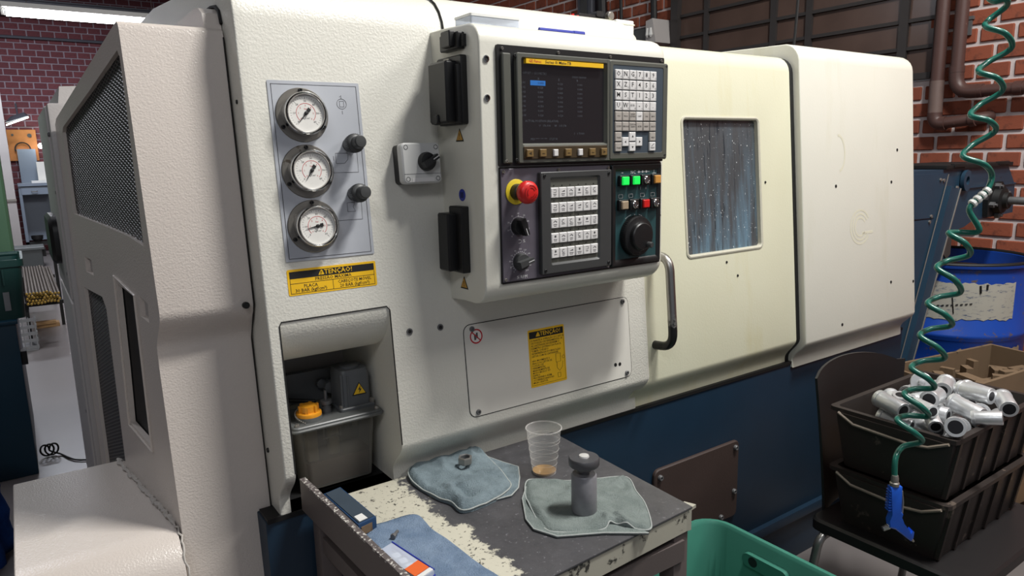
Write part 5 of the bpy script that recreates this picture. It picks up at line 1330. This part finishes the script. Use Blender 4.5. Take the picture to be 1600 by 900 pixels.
def patch(a0, a1, z0_, z1_, mat, rag):
    rnd = random.Random(int(a0*10)); n = 26; mb = MB(); rows_ = []
    for f in (0, 1):
        rows_.append([D_((DR+.0016)*cos(th0+radians(a0+(a1-a0)*i/n)), (DR+.0016)*sin(th0+radians(a0+(a1-a0)*i/n)), (z0_ if f == 0 else z1_)+rnd.uniform(-rag, rag)) for i in range(n+1)])
    return mb.loops(rows_, False, False, closed=False)
o = obj('drum_label', patch(-30, 52, .665, .812, M_DRUMLABEL, .006), M_DRUMLABEL, t); o['label'] = 'weathered grey paper label'
o = obj('drum_label', patch(10, 66, .36, .545, M_DRUMLABEL2, .008), M_DRUMLABEL2, t); o['label'] = 'stained brown label'
mb = MB()
def mark(pts, r=.0018): mb.tube([D_((DR+.003)*cos(th0+radians(a)), (DR+.003)*sin(th0+radians(a)), z) for a, z in pts], r, 4)
mark([(3, .765), (5, .69)], .0022)
for k in range(9): mark([(-10+k*3.2, .715+.002*k), (-8.4+k*3.2, .717+.002*k)], .0025)
mark([(-27, .765), (-22, .775), (-20, .75), (-25, .74)], .0022); mark([(-19, .74), (-15, .76)], .0022)
mark([(22, .805), (22.5, .775)], .004); mark([(27, .81), (27, .79)], .004)
o = obj('lettering', mb, M_INK, t)

CY = .05; CVF = FACE(CY)
t = thing('chip_conveyor', 'dark blue inclined chip conveyor with bearing hub, rising behind the machine', 'conveyor', (2.72, .2, 0))
body = [(2.60, 1.262), (2.60, .02), (2.66, .02), (2.70, .60), (2.965, .92), (2.97, 1.015), (3.09, 1.03), (3.16, 1.05), (3.542, 1.06), (3.535, 1.18), (3.450, 1.262)]
obj('conveyor_body', MB().loops([[Vector((x, CY+d, z)) for x, z in body] for d in (0, .27)]), M_BLUE2, t, smooth=0)
obj('side_plate', MB().poly(CVF, [(2.60, 1.252), (2.60, 1.090), (2.825, 1.085), (2.900, 1.247)], 0, .006), M_BLUE2, t, smooth=0)
obj('side_plate', MB().poly(CVF, [(2.60, 1.084), (2.60, .55), (2.63, .60), (2.822, 1.079)], 0, .006), M_BLUE2, t, smooth=0)
obj('incline_rail', MB().poly(CVF, [(2.919, 1.193), (2.640, .42), (2.628, .45), (2.905, 1.20)], 0, .022).poly(CVF, [(2.919, 1.193), (3.004, 1.186), (2.70, .45), (2.640, .42)], 0, .012), M_BLUE2, t, smooth=0)
obj('rail_edge', MB().tube([CVF(3.002, 1.186, .013), CVF(2.70, .45, .013)], .003, 6), M_STEEL, t)
obj('rail_edge', MB().tube([CVF(2.908, 1.244, .006), CVF(2.63, .50, .006)], .002, 6), M_STEEL, t)
obj('head_cover', MB().box(UP, 2.875, 3.465, CY-.012, CY+.285, 1.262, 1.278).box(UP, 2.93, 3.02, CY-.016, CY, 1.268, 1.282).box(UP, 3.32, 3.42, CY-.016, CY, 1.268, 1.282), M_BLACKM, t, bevel=.002)
obj('head_lip', MB().box(CVF, 3.005, 3.53, 1.183, 1.189, 0, .006), M_BLUE2, t)
obj('discharge_chute', MB().poly(CVF, [(2.905, .955), (2.955, .915), (2.985, .93), (2.985, 1.02), (2.93, 1.03)], -.03, .004), plain('chute_steel', '4a4644', .5, .3, .2, 20), t)
obj('lifting_lug', MB().loops([[CVF(3.045+r*cos(2*pi*i/20), 1.215+r*1.2*sin(2*pi*i/20), o) for i in range(20)] for r, o in ((.014, .004), (.034, .004), (.034, .018), (.014, .018), (.014, .004))], False, False), M_BLUE2, t)
hub = MB().poly(CVF, [(3.245+.0, 1.06), (3.375, 1.06), (3.41, 1.10), (3.40, 1.17), (3.36, 1.20), (3.27, 1.19), (3.235, 1.13)], 0, .02)
hub.rev(CVF, 3.32, 1.125, [(.055, .018), (.052, .045), (.034, .05), (.032, .065)], 24)
obj('bearing_hub', hub, M_BLACKM, t)
for a in (.5, 1.9, 3.4, 4.7, 5.7): obj('hub_bolt', MB().rev(CVF, 3.32+.062*cos(a), 1.125+.062*sin(a), [(.013, .018), (.013, .036), (.006, .038), (.006, .046)], 6), M_DARKSTEEL, t)
obj('hub_shaft', MB().rev(CVF, 3.32, 1.125, [(.016, .06), (.016, .16), (.013, .165)], 18), M_DARKSTEEL, t)
mb = MB()
for x, z in ((2.845, 1.225), (2.87, 1.222), (2.795, 1.092), (2.785, 1.072), (2.985, 1.19)): mb.rev(CVF, x, z, [(.007, .004), (.006, .011)], 8)
for q in islands(mb): obj('bolt', q, M_STEEL, t)

# ------------------------------------------------------------------ coiled air hose and blow gun
HP = [(1.713, -.44, 1.80), (1.700, -.50, 1.70), (1.689, -.54, 1.642), (1.713, -.56, 1.628), (1.674, -.542, 1.588), (1.711, -.578, 1.544), (1.651, -.546, 1.498), (1.686, -.579, 1.458), (1.627, -.549, 1.41), (1.664, -.582, 1.377), (1.603, -.552, 1.328), (1.647, -.591, 1.287), (1.633, -.589, 1.255), (1.61, -.578, 1.235), (1.60, -.575, 1.217), (1.611, -.592, 1.177), (1.56, -.557, 1.173), (1.589, -.587, 1.129), (1.531, -.553, 1.104), (1.564, -.587, 1.054), (1.507, -.552, 1.032), (1.541, -.586, .988), (1.486, -.552, .968), (1.52, -.587, .922), (1.463, -.551, .904), (1.495, -.583, .863), (1.444, -.55, .85), (1.479, -.584, .806), (1.426, -.549, .799), (1.461, -.584, .755), (1.414, -.558, .724), (1.407, -.562, .685)]
HP = [Vector(p) for p in HP]
view = Vector((.57, .81, 0)).normalized()
ext = []
for i, p in enumerate(HP):
    ext.append(p)
    if 2 <= i < len(HP)-2 and i not in (11, 12, 13, 14):
        mid = (p+HP[i+1])/2; left_to_right = HP[i+1].x > p.x
        ext.append(mid + view*(-.020 if left_to_right else .020) + Vector((0, 0, .004 if left_to_right else -.002)))
def catmull(P, k=8):
    out = []
    for i in range(len(P)-1):
        a, b, c, d = P[max(i-1, 0)], P[i], P[i+1], P[min(i+2, len(P)-1)]
        for j in range(k):
            f = j/k; out.append(.5*((2*b)+(c-a)*f+(2*a-5*b+4*c-d)*f*f+(3*b-a-3*c+d)*f**3))
    return out+[P[-1]]
t = thing('air_hose', 'green coiled air hose hanging in front of the brick wall', 'hose', (1.41, -.56, .685))
obj('hose', MB().tube(catmull(ext), .0058, 10), M_HOSE, t, smooth=80)
mb = MB(); A_, B_ = HP[12], HP[13]
for k in range(4):
    c = A_.lerp(B_, -.1+k*.4); d = (B_-A_).normalized(); mb.tube([c-d*.0045, c-d*.003, c+d*.003, c+d*.0045], [.007, .0092, .0092, .007], 10)
o = obj('tape_wrap', mb, M_TAPE, t); o['label'] = 'white tape wrapped round the hose joint'
GXp, GYp = 1.405, -.564
t = thing('air_blow_gun', 'blue plastic air blow gun hanging from the green hose', 'air gun', (GXp, GYp, .585))
obj('hose_fitting', MB().rev(UP, GXp, GYp, [(.006, .690), (.0075, .684), (.0075, .676), (.0095, .674), (.0095, .668), (.007, .666)], 14), M_STEEL, t)
r_ = Vector((cos(yaw), -sin(yaw), 0)); 
G = lambda x, z, o: Vector((GXp, GYp, 0))+r_*x+Vector((0, 0, z))-view*o
gb = [(-.0105, .667), (.0135, .667), (.0140, .655), (.0150, .612), (.0200, .606), (.0185, .598), (.0245, .584), (.0330, .573), (.0390, .566), (.0420, .558), (.0440, .560), (.0460, .566), (.0455, .552), (.0410, .545), (.0320, .552), (.0200, .562), (.0060, .573), (-.0060, .577), (-.0085, .590), (-.0040, .606), (-.0080, .640)]
obj('gun_body', MB().loops([[G(x*q+.003*(1-q), .61+(z-.61)*q, o) for x, z in gb] for q, o in ((.9, -.0085), (1, -.006), (1, .006), (.9, .0085))]), M_GUN, t, smooth=30)
for k in range(8): obj('grip_rib', MB().box(G, -.0120, .004, .6145+.0060*k, .6170+.0060*k, -.0075, .0075), M_GUN, t)
obj('trigger', MB().tube([G(.0165, .655, 0), G(.0205, .63, 0), G(.0205, .606, 0)], .0022, 6), M_STEEL, t)
obj('air_nozzle', MB().tube([G(.040, .553, 0), G(.050, .541, 0)], [.004, .002], 8), M_STEEL, t); obj('valve_nut', MB().tube([G(-.004, .577, 0), G(-.017, .572, 0)], .0058, 10), M_CHROME, t)

tag(obj('hanging_cable', MB().tube(catmull([Vector(p) for p in ((2.76, .62, 4.6), (2.735, .60, 2.6), (2.727, .60, 1.95), (2.700, .60, 1.66))], 6), .006, 8), M_CABLE), 'thin black cable hanging down behind the pale right cover', 'cable')

# ------------------------------------------------------------------ left background, down the aisle
t = thing('blue_cabinet', 'low petrol-blue cabinet beside the aisle carrying a dark green bin', 'cabinet', (-.45, 2.8, 0))
obj('cabinet_body', MB().box(UP, -.90, -.062, 2.42, 3.32, .0, .690), M_CABTEAL, t, bevel=.006); obj('cabinet_top', MB().box(UP, -.91, -.055, 2.40, 3.32, .690, .705), M_CABTEAL, t, bevel=.003)
obj('cabinet_hinge', MB().box(SIDE(-.062), 2.44, 2.50, .50, .56, -.022, 0), M_BLACKM, t)
t = thing('storage_bin', 'dark green open bin with handle standing on the blue cabinet', 'bin', (-.20, 2.6, .705))
R = lambda d, z: [Vector((x, y, z)) for x, y in rr(-.42+d, -.004-d, 2.43+d, 2.82-d, .03, 3)]
obj('bin_shell', MB().loops([R(.020, .705), R(.008, .93), R(0, .932), R(0, .962), R(.010, .962), R(.016, .93), R(.028, .712)], True, True), M_GREENBIN, t, smooth=40)
for x in (-.10, -.085): obj('bin_rib', MB().box(FACE(2.437), x, x+.006, .855, .925, 0, .008), M_GREENBIN, t)
obj('bin_tag', MB().box(FACE(2.45), -.092, -.070, .745, .825, 0, .012), M_GREYPL, t)
obj('bin_handle', MB().tube([(-.40, 2.46, .962), (-.40, 2.46, .985), (-.02, 2.46, .985), (-.02, 2.46, .962)], .008, 8), M_GREENBIN, t)
t = thing('green_machine', 'tall green machine housing at the left edge behind the dark green bin', 'machine', (-.45, 3.1, .7055))
obj('machine_body', MB().rrect(FACE(2.90), -.88, -.034, .7055, 1.75, .02, -.38, 0, .01), M_GREENMACH, t); obj('machine_door', MB().rrect(FACE(2.90), -.80, -.10, .80, 1.65, .02, 0, .012, .004), M_GREENMACH, t)
t = thing('bar_rack', 'low steel rack with posts under the bundle of bar stock', 'rack', (.09, 6.0, 0))
for x, y in ((-.03, 5.3), (.215, 5.9), (-.03, 6.9), (.20, 7.1)): obj('post', MB().box(UP, x-.012, x+.012, y-.012, y+.012, 0, .80 if y == 5.9 else .30), M_BLACKM, t)
for y in (5.3, 5.9, 6.9): obj('cross_bar', MB().box(UP, -.042, .227, y-.015, y+.015, .285, .315), M_BLACKM, t)
bar = MB().tube([(0, 0, 0), (0, 1.75, 0)], .0098, 8, caps=False).mesh('bar_shaft', M_BARS, smooth=60)
tip = MB().rev(lambda x, y, o: Vector((x, -o, y)), 0, 0, [(.0097, -.002), (.0097, .001), (.006, .0018)], 8).mesh('bar_end', M_BRASS, smooth=0)
random.seed(4)
for j in range(5):
    for i in range(10):
        x = -.016+.0215*i+(.0107 if j % 2 else 0)
        if j == 4 and i > 7: continue
        r = thing('metal_bar', 'long metal bar with bright cut end in the bundle on the low rack', 'bar', (x, 5.2+random.uniform(-.04, .03), .3255+.0188*j), 'bar stock on the rack', rz=0)
        for nm, me in (('bar_shaft', bar), ('bar_end', tip)):
            o = bpy.data.objects.new(nm, me); COL.objects.link(o); o.parent = r
t = thing('lattice_crate', 'grey lattice plastic crate on the floor below the metal bars', 'crate', (-.07, 5.15, 0))
for k in range(5): obj('slat', MB().box(FACE(5.02), -.19, .01, .012+.052*k, .036+.052*k, -.006, 0), M_GREYPL, t); obj('slat', MB().box(SIDE(.010), 5.02, 5.30, .012+.052*k, .036+.052*k, -.006, 0), M_GREYPL, t)
for k in range(6): obj('upright', MB().box(FACE(5.018), -.19+.0385*k, -.182+.0385*k, 0, .25, -.006, .002), M_GREYPL, t)
obj('crate_floor', MB().box(UP, -.19, .01, 5.02, 5.28, 0, .01), M_GREYPL, t)
t = thing('wood_plank', 'pale pine plank lying on the floor behind the lattice crate', 'plank', (.09, 5.95, 0))
obj('plank_board', MB().box(UP, .0, .185, 5.86, 5.98, 0, .03), M_WOOD, t); obj('plank_board', MB().box(UP, .01, .16, 5.84, 5.90, .03, .055), M_WOOD, t)
t = thing('tote_box', 'dark grey plastic tote with lid on the floor in front of the workbench', 'box', (.07, 10.5, 0))
obj('tote_body', MB().rrect(FACE(10.3), -.10, .22, 0, .24, .01, -.4, 0, .01), plain('tote_grey', '4a4e4e', .5, 0, .1), t); obj('tote_lid', MB().rrect(FACE(10.29), -.12, .25, .235, .275, .008, -.42, 0, .006), plain('tote_lid_grey', '5a5e5e', .5, 0, .1), t)
obj('tote_handle', MB().box(UP, .225, .262, 10.4, 10.55, .13, .24), M_BLACKM, t)
t = thing('workbench', 'grey-blue steel workbench with drawer against the far brick wall', 'workbench', (.28, 12.0, 0))
obj('bench_top', MB().box(UP, .06, 1.4, 11.75, 12.4, 1.06, 1.10), M_GREYBLUE, t); dr_ = obj('drawer', MB().rrect(FACE(11.78), .09, .46, .93, 1.05, .006, -.3, .006, .003), M_GREYBLUE, t)
obj('drawer_handle', MB().tube([(.22, 11.76, .985), (.225, 11.745, .975), (.29, 11.745, .975), (.295, 11.76, .985)], .006, 6), M_STEEL, dr_)
obj('back_sheet', MB().box(UP, .08, 1.4, 12.3, 12.34, .2, 1.06), M_GREYBLUE, t)
for x in (.06, .50, 1.36): obj('leg', MB().box(UP, x, x+.04, 11.78, 11.82, 0, 1.06), M_GREYBLUE, t)
obj('foot_rail', MB().box(UP, .06, 1.4, 11.78, 11.82, .17, .22), M_BLACKM, t); obj('splash_panel', MB().box(UP, .12, .36, 12.36, 12.40, 1.10, 1.62), M_GREYBLUE, t)
t = thing('paper_pile', 'pile of pale papers on the far workbench top', 'papers', (.45, 12.0, 1.10))
obj('sheets', MB().box(UP, .24, .50, 11.85, 12.1, 1.101, 1.135), M_WHITEPL, t); obj('sheets', MB().box(UP, .34, .50, 12.12, 12.24, 1.101, 1.42), M_DIAL, t)
t = thing('grinder_bowl', 'small dark bowl on the foot rail of the workbench', 'bowl', (.20, 11.8, .22))
obj('bowl_body', MB().rev(UP, .21, 11.80, [(.04, .221), (.075, .26), (.08, .31), (.072, .31), (.06, .25)], 16), M_BLACKM, t)
t = thing('wall_board', 'orange wooden board with a black cable loop on the far wall', 'board', (.20, 12.42, 1.4))
obj('board_panel', MB().rrect(FACE(12.47), .015, .40, 1.44, 1.92, .01, 0, .03, .004), M_WOODBOARD, t)
obj('board_box', MB().rrect(FACE(12.44), .14, .36, 1.47, 1.62, .01, 0, .05, .004), M_WOODBOARD, t)
obj('cable_loop', MB().tube([Vector((.20+.10*cos(a), 12.40, 1.62+.10*sin(a))) for a in [pi*k/10-.3 for k in range(13)]], .010, 6), M_CABLE, t)
obj('board_knob', MB().rev(FACE(12.44), .31, 1.83, [(.03, 0), (.03, .012)], 14).rev(FACE(12.44), .09, 1.84, [(.018, 0), (.018, .012)], 12), M_DARKGREY, t)
t = thing('grey_column', 'tall grey sheet cabinet standing left of the far workbench', 'cabinet', (-.12, 11.6, 0))
obj('cabinet_body', MB().box(UP, -.5, .015, 11.4, 12.2, 0, 2.4), M_CABINET, t, bevel=.01); obj('shelf_edge', MB().box(FACE(11.4), -.5, .02, .86, .89, 0, .02), M_STEEL, t)
def tube_lamp(x0, x1, y, z, label, power, lit=M_TUBE):
    t = thing('ceiling_lamp', label, 'lamp', ((x0+x1)/2, y, z))
    obj('lamp_tray', MB().box(UP, x0-.03, x1+.03, y-.05, y+.05, z+.035, z+.075), M_WHITEPL, t, bevel=.004)
    obj('tube', MB().tube([(x0, y, z), (x1, y, z)], .030, 12), lit, t)
    for x in (x0-.02, x1+.02): obj('tube_socket', MB().box(UP, x-.012, x+.012, y-.02, y+.02, z-.02, z+.04), M_WHITEPL, t)
    for x in (x0+.15, x1-.15): obj('chain', MB().tube([(x, y, z+.07), (x, y, 4.6)], .003, 5), M_STEEL, t)
    l = bpy.data.lights.new('lamp_light', 'AREA'); l.shape = 'RECTANGLE'; l.size = x1-x0; l.size_y = .08; l.energy = power; l.color = (.90, .92, 1)
    o = bpy.data.objects.new('lamp_light', l); COL.objects.link(o); o.location = ((x0+x1)/2, y, z-.04)
tube_lamp(.125, 1.35, 6.0, 2.575, 'lit fluorescent tube hanging over the aisle at upper left', 45)
t = thing('bench_lamp', 'small bright lamp over the orange board on the far wall', 'lamp', (.13, 12.1, 2.0))
obj('lamp_hood', MB().add([(.02, 11.95, 2.00), (.30, 11.95, 2.10), (.34, 12.25, 2.12), (.06, 12.25, 2.02), (.10, 12.05, 2.10), (.26, 12.05, 2.16), (.28, 12.18, 2.17), (.12, 12.18, 2.11)], [(4, 5, 6, 7), (0, 1, 5, 4), (1, 2, 6, 5), (2, 3, 7, 6), (3, 0, 4, 7)]), M_BEAM, t)
obj('lamp_lens', MB().add([(.03, 11.95, 1.975), (.29, 11.95, 2.085), (.33, 12.25, 2.11), (.07, 12.25, 2.01), (.03, 11.95, 1.955), (.29, 11.95, 2.065), (.33, 12.25, 2.09), (.07, 12.25, 1.99)], [(3, 2, 1, 0), (4, 5, 6, 7), (0, 1, 5, 4), (1, 2, 6, 5), (2, 3, 7, 6), (3, 0, 4, 7)]), M_LAMPLIT, t, smooth=0)
obj('lamp_arm', MB().tube([(.19, 12.12, 2.13), (.19, 12.3, 2.3), (.19, 12.5, 2.3)], .012, 6), M_BEAM, t)
t = thing('spot_lamp', 'small glaring round lamp beside the orange board', 'lamp', (.44, 12.3, 1.66))
obj('lamp_bulb', MB().rev(FACE(12.28), .44, 1.665, [(.002, .045), (.03, .035), (.042, 0), (.03, -.03)], 14), M_TUBE, t); obj('lamp_stem', MB().tube([(.44, 12.3, 1.665), (.44, 12.5, 1.72)], .012, 6), M_BEAM, t)
t = thing('floor_cable', 'black cable with a small coil lying on the aisle floor', 'cable', (.02, 2.6, 0))
pts = [Vector((-.035+.022*cos(k*.55)+.0016*k, 2.62, .032+.027*sin(k*.55))) for k in range(30)]+[Vector(p) for p in ((.03, 2.6, .006), (.06, 2.52, .006), (.10, 2.46, .006), (.20, 2.42, .006), (.4, 2.40, .006))]
obj('cable', MB().tube(catmull(pts, 3), .0042, 6), M_CABLE, t)
# blue cloth heaped at the left edge
rnd = random.Random(2); mb = MB(); rings = []
for k in range(15):
    f = k/14; z = .50*f; rad = .155*(1-f)**.6*.75+.055 if f < 1 else .03
    ring = []
    for i in range(40):
        a = 2*pi*i/40; q = 1+.10*sin(a*7+f*3)+.16*noise.noise(Vector((cos(a)*1.6, sin(a)*1.6, f*5)))+.05*sin(f*26+a*2)
        ring.append(Vector((-.318+rad*q*cos(a), 1.72+rad*q*sin(a), z)))
    rings.append(ring)
t = thing('blue_overall', 'crumpled royal blue cloth heaped on the floor at the left edge', 'cloth', (-.318, 1.72, 0))
obj('fabric', mb.loops(rings), M_BLUEWORK, t, smooth=80)

# things on the brick wall above the machine
t = thing('wall_motor', 'dark grey motor housing with two bulbs on the brick wall left of the window', 'motor', (3.7, 2.45, 2.2))
obj('motor_body', MB().rrect(SIDE(3.79), 2.30, 2.72, 2.075, 2.185, .02, 0, .16, .01), M_DARKGREY, t)
obj('end_shield', MB().poly(SIDE(3.79), [(2.24, 2.07), (2.33, 2.07), (2.33, 2.215), (2.27, 2.225)], .0, .18), M_CABINET, t)
for y in (2.275, 2.305): obj('bulb', MB().tube([(3.60, y, 2.165), (3.60, y, 2.12), (3.60, y, 2.105)], [.008, .014, .004], 8), M_WHITEPL, t)
t = thing('wall_conduit', 'grey vertical conduit box on the brick wall above the hood', 'conduit', (3.76, 3.1, 2.5))
obj('conduit_box', MB().rrect(SIDE(3.79), 3.00, 3.17, 2.2, 4.5, .01, 0, .07, .006), M_BEAM, t); obj('conduit_door', MB().rrect(SIDE(3.715), 3.05, 3.12, 2.36, 2.52, .005, 0, .006), M_DARKGREY, t)
t = thing('wall_hose', 'pair of dark cables hanging down the brick wall beside the conduit', 'cable', (3.75, 2.75, 2.4))
for y, r in ((2.92, .035), (2.72, .012), (2.12+.28, .022)): obj('cable', MB().tube([(3.745, y+.02, 4.5), (3.745, y, 2.6), (3.745, y-.02, 2.1)], r, 8), M_CABLE, t)

t = thing('wood_pallet', 'worn wooden pallet with scraps on the floor right of the chair', 'pallet', (3.0, -.5, 0))
for k in range(5): obj('slat', MB().box(UP, 2.62+.16*k, 2.74+.16*k, -.85, -.38, .075, .095), M_WOOD, t, bevel=.002)
for y in (-.82, -.62, -.42): obj('bearer', MB().box(UP, 2.62, 3.38, y-.03, y+.03, 0, .075), M_CARDB, t)
